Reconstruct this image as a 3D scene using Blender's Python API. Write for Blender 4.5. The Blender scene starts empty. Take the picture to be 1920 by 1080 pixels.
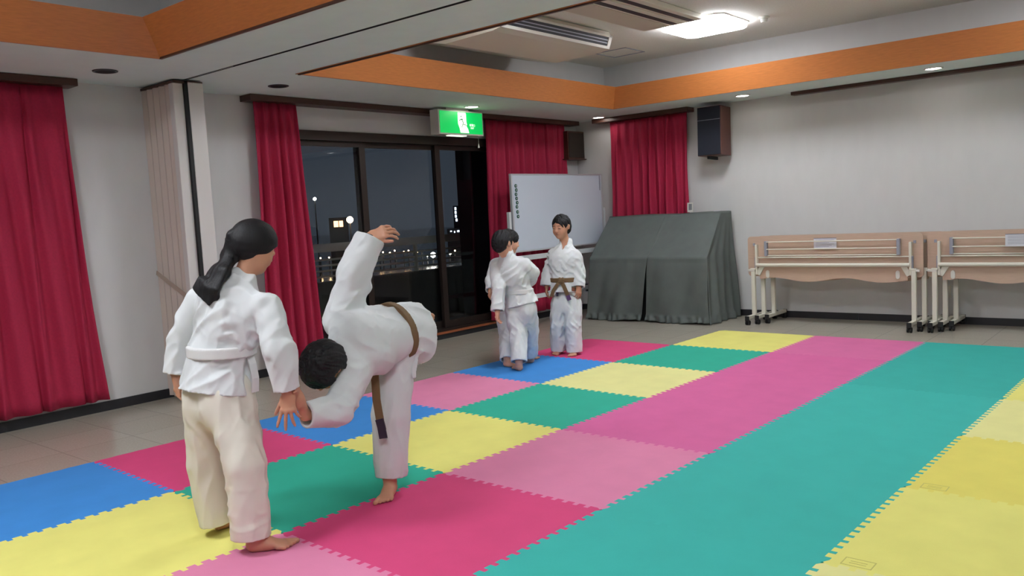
import bpy, bmesh, math, random
import numpy as np
from mathutils import Vector, Matrix

# ------------------------------------------------------------------ camera, world, lights
scn = bpy.context.scene
COL = scn.collection
CAM = np.array([5.107969, -2.088323, 1.346172])
ROT = np.array([[0.766548, 0.639953, -0.053523],
                [0.016424, -0.102854, -0.994561],
                [-0.641977, 0.761499, -0.089353]])
FPX = 1560.85
cd = bpy.data.cameras.new('camera'); cam = bpy.data.objects.new('camera', cd); COL.objects.link(cam)
cd.sensor_width = 36; cd.lens = FPX / 1920 * 36; cd.clip_end = 600
M4 = Matrix.Identity(4)
for i in range(3):
    M4[i][0] = ROT[0][i]; M4[i][1] = -ROT[1][i]; M4[i][2] = -ROT[2][i]; M4[i][3] = CAM[i]
cam.matrix_world = M4
scn.camera = cam
scn.view_settings.view_transform = 'Standard'; scn.view_settings.look = 'None'
scn.view_settings.gamma = 1.0; scn.view_settings.use_curve_mapping = False
scn.view_settings.exposure = 1.95
PANEL = 7.0          # strength of the lit ceiling panels
SPOT = 6.0           # strength of the downlight discs

w = bpy.data.worlds.new('night'); scn.world = w; w.use_nodes = True
wt = w.node_tree; bgn = wt.nodes['Background']
bgn.inputs[1].default_value = .85
wg = wt.nodes.new('ShaderNodeTexCoord'); ws = wt.nodes.new('ShaderNodeSeparateXYZ'); wr = wt.nodes.new('ShaderNodeValToRGB')
wt.links.new(wg.outputs['Generated'], ws.inputs[0]); wt.links.new(ws.outputs['Z'], wr.inputs[0]); wt.links.new(wr.outputs[0], bgn.inputs[0])
wr.color_ramp.elements[0].position = 0.0; wr.color_ramp.elements[0].color = (0.0115, 0.014, 0.0175, 1)
wr.color_ramp.elements[1].position = 0.5; wr.color_ramp.elements[1].color = (0.008, 0.0105, 0.014, 1)

# ------------------------------------------------------------------ materials
def lin(c):
    r = [((v / 255 + .055) / 1.055) ** 2.4 if v / 255 > .04045 else v / 255 / 12.92 for v in c]
    return (r[0], r[1], r[2], 1)
def mat(name, col, rough=.6, metal=0, noise=0, nscale=30, bump=0, bscale=200, emit=None, estr=0, spec=None, sub=0, coat=0, stretch=None):
    m = bpy.data.materials.new(name); m.use_nodes = True
    nt = m.node_tree; b = nt.nodes['Principled BSDF']
    c = lin(col)
    b.inputs['Base Color'].default_value = c
    b.inputs['Roughness'].default_value = rough; b.inputs['Metallic'].default_value = metal
    if spec is not None: b.inputs['Specular IOR Level'].default_value = spec
    if coat: b.inputs['Coat Weight'].default_value = coat; b.inputs['Coat Roughness'].default_value = .15
    if sub:
        b.inputs['Subsurface Weight'].default_value = sub; b.inputs['Subsurface Radius'].default_value = (.012, .005, .003)
        b.inputs['Subsurface Scale'].default_value = 1.0
    if emit is not None:
        b.inputs['Emission Color'].default_value = lin(emit); b.inputs['Emission Strength'].default_value = estr
    if noise or bump:
        tc = nt.nodes.new('ShaderNodeTexCoord'); mp = nt.nodes.new('ShaderNodeMapping')
        nt.links.new(tc.outputs['Object'], mp.inputs[0])
        if stretch: mp.inputs['Scale'].default_value = stretch
    if noise:
        n = nt.nodes.new('ShaderNodeTexNoise'); n.inputs['Scale'].default_value = nscale; n.inputs['Detail'].default_value = 5
        nt.links.new(mp.outputs[0], n.inputs['Vector'])
        r = nt.nodes.new('ShaderNodeValToRGB')
        r.color_ramp.elements[0].position = .3; r.color_ramp.elements[1].position = .7
        r.color_ramp.elements[0].color = tuple(max(0, v * (1 - noise)) for v in c[:3]) + (1,)
        r.color_ramp.elements[1].color = tuple(min(1, v * (1 + noise)) for v in c[:3]) + (1,)
        nt.links.new(n.outputs[0], r.inputs[0]); nt.links.new(r.outputs[0], b.inputs['Base Color'])
    if bump:
        n2 = nt.nodes.new('ShaderNodeTexNoise'); n2.inputs['Scale'].default_value = bscale; n2.inputs['Detail'].default_value = 3
        nt.links.new(mp.outputs[0], n2.inputs['Vector'])
        bp = nt.nodes.new('ShaderNodeBump'); bp.inputs['Strength'].default_value = bump; bp.inputs['Distance'].default_value = .002
        nt.links.new(n2.outputs[0], bp.inputs['Height']); nt.links.new(bp.outputs[0], b.inputs['Normal'])
    return m
M = {}
M['wall'] = mat('wallpaper', (210, 209, 208), .85, noise=.02, nscale=9, bump=.25, bscale=260, stretch=(1, 1, .4))
M['soffit'] = mat('ceiling_board', (218, 230, 226), .8, noise=.02, nscale=6)
M['ceiling'] = mat('ceiling_tile', (226, 222, 214), .9, noise=.05, nscale=60, bump=.5, bscale=130)
M['wood_o'] = mat('orange_wood', (190, 116, 60), .45, noise=.09, nscale=14, stretch=(1, 1, 9), coat=.15)
M['wood_d'] = mat('dark_wood', (72, 44, 34), .4, noise=.15, nscale=25, stretch=(2, 2, 14))
M['black_base'] = mat('black_vinyl', (38, 38, 42), .4)
M['frame_w'] = mat('bronze_aluminium', (52, 42, 38), .4, metal=.5)
M['sill'] = mat('sill_wood', (150, 84, 52), .4, noise=.1, nscale=20)
M['partition'] = mat('partition_fabric', (205, 190, 180), .75, bump=.2, bscale=150)
M['partition_e'] = mat('partition_edge', (214, 208, 204), .5)
M['rubber'] = mat('rubber', (18, 18, 20), .6)
M['plastic_w'] = mat('white_plastic', (214, 210, 202), .35)
M['ac'] = mat('cream_plastic', (222, 215, 200), .45)
M['ac_dark'] = mat('dark_grille', (40, 40, 48), .5)
M['curtain'] = mat('crimson_curtain', (174, 30, 68), .8, noise=.08, nscale=60, bump=.3, bscale=500)
M['steel_w'] = mat('cream_steel', (218, 214, 200), .3)
M['beige'] = mat('beige_laminate', (194, 166, 146), .45, noise=.05, nscale=8, stretch=(1.5, 6, 14))
M['grey_pl'] = mat('grey_plastic', (148, 150, 162), .45)
M['cover'] = mat('grey_green_cloth', (94, 101, 98), .75, noise=.07, nscale=8, bump=.35, bscale=420)
M['chrome'] = mat('chrome', (200, 200, 200), .2, metal=1)
M['stand'] = mat('stand_steel', (208, 214, 215), .35)
M['wb'] = mat('whiteboard_enamel', (208, 217, 230), .22, coat=.2)
M['wb_frame'] = mat('silver_frame', (198, 200, 204), .35, metal=.3)
M['magnet'] = mat('green_magnet', (40, 92, 80), .4)
M['spk'] = mat('speaker_cloth', (28, 32, 44), .85, bump=.4, bscale=600)
M['spk_side'] = mat('speaker_wood', (92, 52, 44), .45, noise=.1, nscale=30)
M['paper'] = mat('paper', (214, 214, 222), .7)
M['ink'] = mat('ink', (120, 120, 135), .7)
M['dark'] = mat('dark_void', (14, 14, 16), .9)
M['panel'] = mat('lit_panel', (255, 255, 255), .5, emit=(243, 248, 255), estr=PANEL * 1.08)
M['panel_right'] = mat('lit_panel_right', (255, 255, 255), .5, emit=(243, 248, 255), estr=PANEL * .8)
M['panel_near'] = mat('lit_panel_near', (255, 255, 255), .5, emit=(243, 248, 255), estr=PANEL * 2.0)
M['spot_on'] = mat('lit_disc', (255, 255, 255), .5, emit=(255, 252, 245), estr=SPOT)
M['sign_g'] = mat('sign_green', (0, 150, 70), .4, emit=(0, 200, 90), estr=.22)
M['sign_w'] = mat('sign_white', (240, 255, 235), .4, emit=(235, 255, 225), estr=.36)

# vinyl floor with faint joints
def floor_mat():
    m = bpy.data.materials.new('vinyl_floor'); m.use_nodes = True; nt = m.node_tree; b = nt.nodes['Principled BSDF']
    tc = nt.nodes.new('ShaderNodeTexCoord'); br = nt.nodes.new('ShaderNodeTexBrick'); nz = nt.nodes.new('ShaderNodeTexNoise'); mx = nt.nodes.new('ShaderNodeMixRGB')
    br.offset = 0; br.inputs['Scale'].default_value = 1; br.inputs['Brick Width'].default_value = .45; br.inputs['Row Height'].default_value = .45
    br.inputs['Mortar Size'].default_value = .0035
    br.inputs['Color1'].default_value = lin((172, 165, 152)); br.inputs['Color2'].default_value = lin((167, 160, 147)); br.inputs['Mortar'].default_value = lin((149, 142, 130))
    nt.links.new(tc.outputs['Object'], br.inputs['Vector'])
    nz.inputs['Scale'].default_value = 90; nz.inputs['Detail'].default_value = 6
    nt.links.new(tc.outputs['Object'], nz.inputs['Vector'])
    mx.blend_type = 'SOFT_LIGHT'; mx.inputs[0].default_value = .35
    nt.links.new(br.outputs[0], mx.inputs[1]); nt.links.new(nz.outputs[0], mx.inputs[2]); nt.links.new(mx.outputs[0], b.inputs['Base Color'])
    b.inputs['Roughness'].default_value = .22
    return m
M['floor'] = floor_mat()
def glass_mat():
    m = bpy.data.materials.new('window_glass'); m.use_nodes = True; b = m.node_tree.nodes['Principled BSDF']
    b.inputs['Transmission Weight'].default_value = 1; b.inputs['Roughness'].default_value = 0; b.inputs['IOR'].default_value = 1.3
    b.inputs['Base Color'].default_value = (.8, .85, .9, 1)
    return m
M['glass'] = glass_mat()

# ------------------------------------------------------------------ mesh helpers
def tag(o, label=None, cat=None, group=None, kind=None):
    if label: o['label'] = label
    if cat: o['category'] = cat
    if group: o['group'] = group
    if kind: o['kind'] = kind
    return o
def empty(name, loc=(0, 0, 0), rz=0):
    o = bpy.data.objects.new(name, None); COL.objects.link(o); o.location = loc; o.rotation_euler = (0, 0, rz); o.empty_display_size = .1
    return o
def link(name, me, m, parent=None):
    if m is not None and not me.materials: me.materials.append(m)
    o = bpy.data.objects.new(name, me); COL.objects.link(o)
    if parent: o.parent = parent
    return o
class MB:
    """collects shapes into one mesh"""
    def __init__(s): s.bm = bmesh.new()
    def _add(s, vs, fs):
        v = [s.bm.verts.new(tuple(map(float, p))) for p in vs]
        for f in fs:
            try: s.bm.faces.new([v[i] for i in f])
            except ValueError: pass
        return v
    def box(s, lo, hi, bev=0):
        lo = list(lo); hi = list(hi)
        b2 = bmesh.new(); bmesh.ops.create_cube(b2, size=1)
        for v in b2.verts:
            for i in range(3): v.co[i] = (lo[i] + hi[i]) / 2 + v.co[i] * (hi[i] - lo[i])
        if bev: bmesh.ops.bevel(b2, geom=b2.edges[:], offset=bev, segments=2, affect='EDGES', profile=.6)
        s.merge(b2); return s
    def merge(s, b2, mx=None):
        b2.verts.index_update()
        if mx is not None: b2.transform(mx)
        s._add([v.co[:] for v in b2.verts], [[v.index for v in f.verts] for f in b2.faces]); b2.free()
    def bar(s, p0, p1, w_, h_, bev=0, up=(0, 0, 1)):
        p0 = Vector(p0); p1 = Vector(p1); d = p1 - p0; L = d.length; d.normalize()
        u = Vector(up); x = u.cross(d)
        if x.length < 1e-4: x = Vector((1, 0, 0)).cross(d)
        x.normalize(); y = d.cross(x)
        b2 = bmesh.new(); bmesh.ops.create_cube(b2, size=1)
        for v in b2.verts: v.co = Vector((v.co.x * w_, v.co.y * h_, (v.co.z + .5) * L))
        if bev: bmesh.ops.bevel(b2, geom=b2.edges[:], offset=bev, segments=2, affect='EDGES', profile=.6)
        mx = Matrix((x, y, d)).transposed().to_4x4(); mx.translation = p0
        s.merge(b2, mx); return s
    def cyl(s, p0, p1, r, r2=None, seg=20, bev=0):
        p0 = Vector(p0); p1 = Vector(p1); d = p1 - p0; L = d.length; d.normalize()
        r2 = r if r2 is None else r2
        q = d.to_track_quat('Z', 'Y').to_matrix()
        rings = [(0, r), (L, r2)] if not bev else [(0, r - bev), (bev, r), (L - bev, r2), (L, r2 - bev)]
        vs = []; n = len(rings)
        for z, rr in rings:
            for k in range(seg):
                a = 2 * math.pi * k / seg; vs.append(p0 + q @ Vector((rr * math.cos(a), rr * math.sin(a), z)))
        fs = [[i * seg + k, i * seg + (k + 1) % seg, (i + 1) * seg + (k + 1) % seg, (i + 1) * seg + k] for i in range(n - 1) for k in range(seg)]
        fs += [list(range(seg))[::-1], [(n - 1) * seg + k for k in range(seg)]]
        s._add(vs, fs); return s
    def tube(s, pts, r, seg=10):
        for a, b in zip(pts[:-1], pts[1:]): s.cyl(a, b, r, seg=seg)
        for p in pts[1:-1]: s.ball(p, r)
        return s
    def ball(s, c, r, sc=(1, 1, 1), u=16, v=10):
        b2 = bmesh.new(); bmesh.ops.create_uvsphere(b2, u_segments=u, v_segments=v, radius=1)
        for q in b2.verts: q.co = Vector((c[0] + q.co.x * r * sc[0], c[1] + q.co.y * r * sc[1], c[2] + q.co.z * r * sc[2]))
        s.merge(b2); return s
    def prism(s, poly, off):
        """extrude a 3D polygon by the vector off"""
        n = len(poly); off = Vector(off)
        vs = [Vector(p) for p in poly] + [Vector(p) + off for p in poly]
        fs = [list(range(n))[::-1], [n + i for i in range(n)]] + [[i, (i + 1) % n, n + (i + 1) % n, n + i] for i in range(n)]
        s._add(vs, fs); return s
    def build(s, name, m, parent=None, smooth=False, local=None):
        bmesh.ops.recalc_face_normals(s.bm, faces=s.bm.faces)
        if smooth:
            for f in s.bm.faces: f.smooth = True
            for e in s.bm.edges:
                if len(e.link_faces) == 2 and e.calc_face_angle(0) > .7: e.smooth = False
        if local is not None: bmesh.ops.translate(s.bm, verts=s.bm.verts, vec=-Vector(local))
        me = bpy.data.meshes.new(name); s.bm.to_mesh(me); s.bm.free()
        return link(name, me, m, parent)
def copy_tree(o, parent=None):
    c = o.copy(); COL.objects.link(c)
    if parent: c.parent = parent
    for ch in o.children: copy_tree(ch, c)
    return c
FZ = -0.012            # vinyl floor level; the mats' tops lie at zero
XW, YB = -1.45, 7.2    # window wall and back wall
XR, YF = 8.2, -5.6     # walls behind and beside the camera
SZ = 2.5               # soffit height
CZ = 3.05              # height of the coffers' ceilings

# ------------------------------------------------------------------ room shell
tag(MB().box((XW - .3, YF - .2, FZ - .1), (XR + .2, YB + .2, FZ)).build('floor', M['floor']), kind='structure')
WY0, WY1, WZ0, WZ1 = 2.3, 5.95, .07, 2.2     # window opening
wl = MB()
T = .16
wl.box((XW - T, YF - .2, FZ), (XW, WY0, 3.2)).box((XW - T, WY1, FZ), (XW, YB + .2, 3.2))
wl.box((XW - T, WY0, WZ1), (XW, WY1, 3.2)).box((XW - T, WY0, FZ - .1), (XW, WY1, WZ0 - .02))
tag(wl.build('wall_left', M['wall']), kind='structure')
tag(MB().box((XW, YB, FZ), (XR + .2, YB + .16, 3.2)).build('wall_back', M['wall']), kind='structure')
tag(MB().box((XR, YF, FZ), (XR + .16, YB, 3.2)).build('wall_right', M['wall']), kind='structure')
tag(MB().box((XW, YF - .16, FZ), (XR + .2, YF, 3.2)).build('wall_front', M['wall']), kind='structure')
bl = MB()
for a, b in ((YF, 1.28), (1.5, WY0), (WY0, WY1), (WY1, YB)): bl.box((XW, a, FZ), (XW + .012, b, .062))
tag(bl.build('baseboard_left', M['black_base']), kind='structure')
bb = MB()
xx = XW
while xx < XR:
    bb.box((xx, YB - .012, FZ), (min(xx + .91, XR) - .003, YB, .062)); xx += .91
tag(bb.build('baseboard_back', M['black_base']), kind='structure')
# coffers: left one (near) and right one (far)
CX0, CX1 = -.28, 6.6
COF = {'near': (-4.2, .8, .21, .20), 'far': (1.9, 6.32, .10, .23)}
sf = MB()
ys = [YF, -4.2, .8, 1.9, 6.32, YB]
sf.box((XW, YF, SZ), (CX0, YB, SZ + .02)).box((CX1, YF, SZ), (XR, YB, SZ + .02))
for a, b in ((YF, -4.2), (.8, 1.325), (1.345, 1.9), (6.32, YB)): sf.box((CX0, a, SZ), (CX1, b, SZ + .02))
o = tag(sf.build('ceiling', M['soffit']), kind='structure')
sf2 = MB(); sf2.box((XW, YF, CZ), (XR, YB, CZ + .05))
tag(sf2.build('ceiling', M['ceiling']), kind='structure')
sf3 = MB()
for key, (y0, y1, ln, h) in COF.items():
    e = .33; a0, a1, b0, b1 = CX0 - e, CX1 + e, y0 - e, y1 + e
    if key == 'far': b0 = y0 - .2
    else: b1 = y1 + .2
    t = .02
    sf3.box((a0 - t, b0 - t, SZ + .02), (a0, b1 + t, CZ)).box((a1, b0 - t, SZ + .02), (a1 + t, b1 + t, CZ))
    sf3.box((a0, b0 - t, SZ + .02), (a1, b0, CZ)).box((a0, b1, SZ + .02), (a1, b1 + t, CZ))
tag(sf3.build('ceiling', M['wall']), kind='structure')
# orange cove boards, one ring per coffer
for n, (key, (y0, y1, ln, h)) in enumerate(COF.items()):
    mb = MB(); t = .018
    lo = [(CX0, y0), (CX1, y0), (CX1, y1), (CX0, y1)]
    hi = [(CX0 + ln, y0 + ln), (CX1 - ln, y0 + ln), (CX1 - ln, y1 - ln), (CX0 + ln, y1 - ln)]
    s_ = [(-1, -1), (1, -1), (1, 1), (-1, 1)]
    vs = []
    for k in range(4):
        vs += [(lo[k][0], lo[k][1], SZ - .004), (hi[k][0], hi[k][1], SZ + h), (hi[k][0] + s_[k][0] * t, hi[k][1] + s_[k][1] * t, SZ + h + .003), (lo[k][0] + s_[k][0] * t, lo[k][1] + s_[k][1] * t, SZ - .004)]
    fs = []
    for k in range(4):
        a, b = 4 * k, 4 * ((k + 1) % 4)
        for q in range(4): fs.append([a + q, b + q, b + (q + 1) % 4, a + (q + 1) % 4])
    mb._add(vs, fs)
    tag(mb.build('trim_%d' % (n + 1), M['wood_o']), kind='structure')
# thin brown bead on the beam's far edge and on the near one
bd = MB(); bd.box((CX0, 1.893, SZ - .012), (CX1, 1.912, SZ + .01)).box((CX0, .79, SZ - .008), (CX1, .806, SZ + .01))
tag(bd.build('trim_3', M['wood_d']), kind='structure')
# partition track in the beam
tr = MB(); tr.box((-.95, 1.322, SZ - .002), (XR, 1.33, SZ + .03)).box((-.95, 1.34, SZ - .002), (XR, 1.348, SZ + .03)).box((-.95, 1.322, SZ + .015), (XR, 1.348, SZ + .03))
tag(tr.build('trim_4', M['dark']), kind='structure')

# ------------------------------------------------------------------ window (sliding sashes)
win = tag(empty('window_1', (XW, WY0, WZ0)), kind='structure')
def wpart(mb, name, m):
    o = mb.build(name, m, None, local=(XW, WY0, WZ0)); o.parent = win; return o
fr = MB()
fr.box((XW - .14, WY0, WZ1 - .06), (XW + .02, WY1, WZ1 + .03)).box((XW - .14, WY0, WZ0 - .02), (XW + .0, WY1, WZ0 + .03))
fr.box((XW - .14, WY0, WZ0), (XW + .015, WY0 + .05, WZ1)).box((XW - .14, WY1 - .05, WZ0), (XW + .015, WY1, WZ1))
wpart(fr, 'window_frame', M['frame_w'])
wpart(MB().box((XW - .02, WY0, .048), (XW + .035, WY1, .07)), 'window_sill', M['sill'])
for k, (a, b, dx) in enumerate(((2.33, 3.53, -.05), (3.44, 4.62, -.09), (4.53, 5.72, -.05), (5.62, 5.92, -.09))):
    sx = XW + dx
    s1 = MB(); z0, z1 = WZ0 + .03, WZ1 - .06
    st = .075
    s1.box((sx - .018, a, z0), (sx + .018, a + st, z1)).box((sx - .018, b - st, z0), (sx + .018, b, z1))
    s1.box((sx - .018, a + st, z0), (sx + .018, b - st, z0 + .08)).box((sx - .018, a + st, z1 - .05), (sx + .018, b - st, z1))
    so = wpart(s1, 'window_sash', M['frame_w'])
    g = MB().box((sx - .003, a + st - .005, z0 + .075), (sx + .003, b - st + .005, z1 - .045)).build('window_pane', M['glass'], None, local=(XW, WY0, WZ0)); g.parent = so
# ------------------------------------------------------------------ outside
tag(MB().box((-3.3, -4, -.3), (XW - T - .01, 12, -.06)).build('balcony_floor', mat('wet_concrete', (70, 68, 66), .35, noise=.2, nscale=4)), kind='structure')
m_rail = mat('rail_paint', (176, 164, 150), .5)
rl = empty('balcony_railing', (-3.1, 0, -.06)); tag(rl, 'cream balcony railing with a broad top rail seen through the dark window', 'railing')
q = MB().box((-.035, -3, 1.06), (.035, 12, 1.16)).build('top_rail', m_rail, rl)
MB().box((-.06, -3, 0), (.06, 12, .70)).build('parapet', mat('parapet_concrete', (74, 66, 60), .9), rl)
for z in (.965, .895, .83, .76): MB().cyl((0, -3, z), (0, 12, z), .013, seg=8).build('rail', m_rail, rl)
for k in range(13): MB().box((-.02, -2.4 + k * 1.15, .70), (.02, -2.36 + k * 1.15, 1.06)).build('post', m_rail, rl)
tag(MB().box((-420, -300, -6.1), (-14, 420, -6)).build('harbour_water', mat('black_water', (6, 8, 10), .16, spec=.7)), kind='structure')
tag(MB().box((-14, -60, -6.3), (-3.5, 60, -5.6)).build('quay_ground', mat('asphalt', (40, 40, 42), .8)), kind='structure')
def ray(px, py, dist):
    d = ROT.T @ np.array([(px - 960) / FPX, (py - 540) / FPX, 1.0]); return CAM + d / np.linalg.norm(d) * dist
m_lw = mat('lamp_white', (255, 255, 255), emit=(255, 245, 225), estr=60)
m_lo = mat('lamp_orange', (255, 200, 140), emit=(255, 200, 140), estr=50)
m_ww = mat('lit_window', (255, 205, 150), emit=(255, 190, 130), estr=1.1)
m_wc = mat('lit_window_cool', (235, 245, 255), emit=(225, 240, 255), estr=1.2)
m_b = mat('night_building', (36, 38, 42), .9)
def street_lamp(px, py, dist, r, m, label):
    p = ray(px, py, dist); e = empty('street_lamp', (p[0], p[1], -6)); tag(e, label, 'lamp', 'lamps along the far shore')
    MB().cyl((0, 0, 0), (0, 0, p[2] + 6), .09, .06, seg=8).build('pole', m_b, e)
    MB().ball((0, 0, p[2] + 6), r).build('lamp_head', m, e)
street_lamp(656, 412, 80, .30, m_lo, 'round warm street lamp beside the lit windows beyond the left pane')
street_lamp(590, 373, 90, .16, m_lw, 'small white lamp highest in the left pane by the curtain')
street_lamp(812, 478, 129, .40, m_lw, 'brightest white lamp low beside the middle mullion')
street_lamp(801, 479, 129, .16, m_lw, 'faint white lamp just left of the brightest lamp')
street_lamp(844, 475, 129, .18, m_lw, 'small white lamp just right of the middle mullion')
street_lamp(897, 458, 140, .16, mat('lamp_red', (255, 90, 80), emit=(255, 90, 80), estr=20), 'small red lamp in the right pane near the curtain')
street_lamp(868, 450, 150, .15, m_lw, 'pale lamp under the lit tower in the right pane')
for k, (x, y) in enumerate(((712, 478), (718, 473), (731, 474), (740, 470), (757, 472), (766, 470), (782, 473), (791, 470), (601, 484), (617, 483), (632, 482), (853, 470))):
    street_lamp(x, y, 128, .10, m_lo, ['leftmost', 'second', 'third', 'fourth', 'fifth', 'sixth', 'seventh', 'rightmost'][k] + ' of the eight tiny shore lamps in the middle window pane' if k < 8 else ['left', 'middle', 'right'][k - 8] + ' one of the three tiny shore lamps in the left window pane' if k < 11 else 'tiny shore lamp beside the far tower in the right window pane')
def far_building(px0, px1, pytop, dist, wins, m, name, label):
    a = ray(px0, pytop, dist); b = ray(px1, pytop, dist); u = Vector((b[0] - a[0], b[1] - a[1], 0)); L = u.length; u.normalize()
    e = empty(name, (a[0], a[1], -6)); e.rotation_euler = (0, 0, math.atan2(u.y, u.x)); tag(e, label, 'building')
    H = a[2] + 6
    MB().box((0, 0, 0), (L, 8, H)).build('wall', m_b, e)
    for (wx, wy, ww, wh) in wins:
        p0 = (wx - px0) / (px1 - px0) * L; s = dist / FPX; z1 = H - (wy - pytop) * s
        MB().box((p0, -.1, z1 - wh * s), (p0 + ww * s, .02, z1)).build('window', m, e)
far_building(616, 652, 409, 100, [(625, 415, 8, 11), (635, 415, 7, 11)], m_ww, 'apartment_building', 'dark building with two warm lit windows beyond the left pane')
far_building(849, 860, 386, 220, [(852, 389, 3, 5), (852, 396, 3, 5), (852, 403, 3, 5), (853, 410, 3, 5)], m_wc, 'tower_building', 'thin distant tower with a column of white lights')
far_building(838, 884, 430, 160, [(844, 433, 3, 2), (851, 434, 2, 3), (857, 433, 4, 3), (865, 435, 3, 2), (874, 433, 3, 2)], m_wc, 'harbour_building', 'low dark harbour building with a row of small lights')
far_building(888, 935, 405, 70, [(916, 418, 8, 13)], m_ww, 'warehouse_building', 'dark building with one lit window beside the third curtain')
tag(MB().box((-3.0, 6.45, -.06), (-2.7, 7.9, 2.75)).build('balcony_pillar', mat('dark_pillar', (20, 20, 22), .9)), kind='structure')
tag(MB().box((-3.3, -4, 2.75), (XW - T - .01, 12, 2.95)).build('balcony_roof', mat('balcony_soffit', (52, 44, 40), .8)), kind='structure')

# ------------------------------------------------------------------ folding partition parked at the wall
pt = empty('folding_partition', (XW, 1.4, FZ)); tag(pt, 'beige accordion partition folded up against the window wall between two curtains', 'partition')
poly = []; n = 9; x0, x1 = XW + .004, -1.02
for k in range(n + 1): poly.append((x0 + (x1 - x0) * k / n, 1.235 + (.018 if k % 2 else 0), FZ + .02))
for k in range(n, -1, -1): poly.append((x0 + (x1 - x0) * k / n, 1.46 - (.018 if k % 2 else 0), FZ + .02))
MB().prism(poly, (0, 0, SZ - FZ - .045)).build('pleated_panel', M['partition'], None, local=(XW, 1.4, FZ)).parent = pt
def ppart(mb, name, m, smooth=False):
    o = mb.build(name, m, None, smooth=smooth, local=(XW, 1.4, FZ)); o.parent = pt; return o
ppart(MB().box((-1.02, 1.235, FZ + .02), (-.955, 1.318, SZ - .02), .006), 'lead_post', M['partition_e'])
ppart(MB().box((-.99, 1.318, FZ + .02), (-.93, 1.345, SZ - .01)), 'post_seal', M['rubber'])
ppart(MB().box((-1.02, 1.345, FZ + .02), (-.925, 1.47, SZ - .02), .006), 'jamb_post', M['partition_e'])
ppart(MB().box((XW + .004, 1.228, SZ - .03), (-.93, 1.47, SZ - .012)), 'head_track', M['wood_d'])
ppart(MB().bar((-1.44, 1.222, 1.02), (-1.0, 1.222, .84), .004, .035), 'strap', mat('strap_tan', (176, 156, 142), .7))

# ------------------------------------------------------------------ curtains
def curtain(name, label, a_top, b_top, a_bot, b_bot, plane, z0, z1, axis, waves, amp, seed, toward=1):
    """pleated cloth hanging in a plane; axis 'y': x = plane, spans y; axis 'x': y = plane, spans x"""
    rnd = random.Random(seed); nu = waves * 14; nv = 26
    ph = [rnd.uniform(-.5, .5) for _ in range(waves + 2)]; am = [rnd.uniform(.55, 1.25) for _ in range(waves + 2)]
    vs = []
    for j in range(nv + 1):
        t = j / nv; z = z1 + (z0 - z1) * t
        a = a_top + (a_bot - a_top) * t; b = b_top + (b_bot - b_top) * t
        for i in range(nu + 1):
            s = i / nu; k = s * waves; ki = int(k); f = k - ki
            A = am[ki] * (1 - f) + am[ki + 1] * f; P = ph[ki] * (1 - f) + ph[ki + 1] * f
            amp_t = amp * (.45 + .55 * min(1, t * 3.0)) * A
            wv = math.sin(2 * math.pi * k + P * (1 + .7 * t)) + .28 * math.sin(4 * math.pi * k + P * 3 + t)
            # gathered heading tape: sharper narrow pleats at the top
            wv = wv * (1 - .35 * math.exp(-t * 18)) + .35 * math.exp(-t * 18) * math.sin(6 * math.pi * k)
            off = toward * amp_t * wv + .004 * math.sin(k * 9 + t * 11)
            c = a + (b - a) * (s + .012 * math.sin(2 * math.pi * k * .5 + 3 * t))
            vs.append((plane + off, c, z) if axis == 'y' else (c, plane + off, z))
    fs = [[j * (nu + 1) + i, j * (nu + 1) + i + 1, (j + 1) * (nu + 1) + i + 1, (j + 1) * (nu + 1) + i] for j in range(nv) for i in range(nu)]
    me = bpy.data.meshes.new(name); me.from_pydata(vs, [], fs); me.polygons.foreach_set('use_smooth', [True] * len(fs))
    o = link(name, me, M['curtain'])
    so = o.modifiers.new('thickness', 'SOLIDIFY'); so.thickness = .004; so.offset = 0
    tag(o, label, 'curtain', 'crimson curtains')
    return o
curtain('curtain', 'crimson curtain at the left edge of the photo, beside the bare wall', -1.5, .60, -1.5, .72, -1.365, .09, 2.443, 'y', 15, .036, 1)
curtain('curtain', 'narrow crimson curtain drawn aside left of the sliding windows, behind the ponytailed child', 2.19, 2.64, 2.12, 2.76, -1.365, .07, 2.443, 'y', 5, .045, 2)
curtain('curtain', 'wide crimson curtain between the windows and the corner, behind the whiteboard', 5.27, 6.80, 5.2, 6.82, -1.365, .10, 2.443, 'y', 12, .036, 3)
curtain('curtain', 'crimson curtain on the back wall, above the covered piano', -.85, .25, -.87, .25, 7.115, 1.12, 2.443, 'x', 9, .034, 4)
def rail(label, lo, hi, grp='dark wooden curtain rails'):
    e = empty('curtain_rail', lo); tag(e, label, 'curtain rail', grp)
    MB().box((0, 0, 0), [h - l for h, l in zip(hi, lo)], .004).build('pelmet_board', M['wood_d'], e)
rail('dark brown pelmet rail over the leftmost curtain', (XW + .002, -1.6, 2.445), (-1.28, .68, 2.498))
rail('long dark brown pelmet rail over the sliding windows', (XW + .002, 2.12, 2.445), (-1.28, 7.04, 2.498))
rail('short dark brown pelmet rail over the curtain on the back wall', (-1.07, 7.02, 2.445), (.30, YB - .002, 2.498))
rail('slim dark brown ceiling track above the bare back wall, right of the wall speaker', (1.57, 7.0, 2.462), (6.0, 7.10, 2.498))

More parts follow.
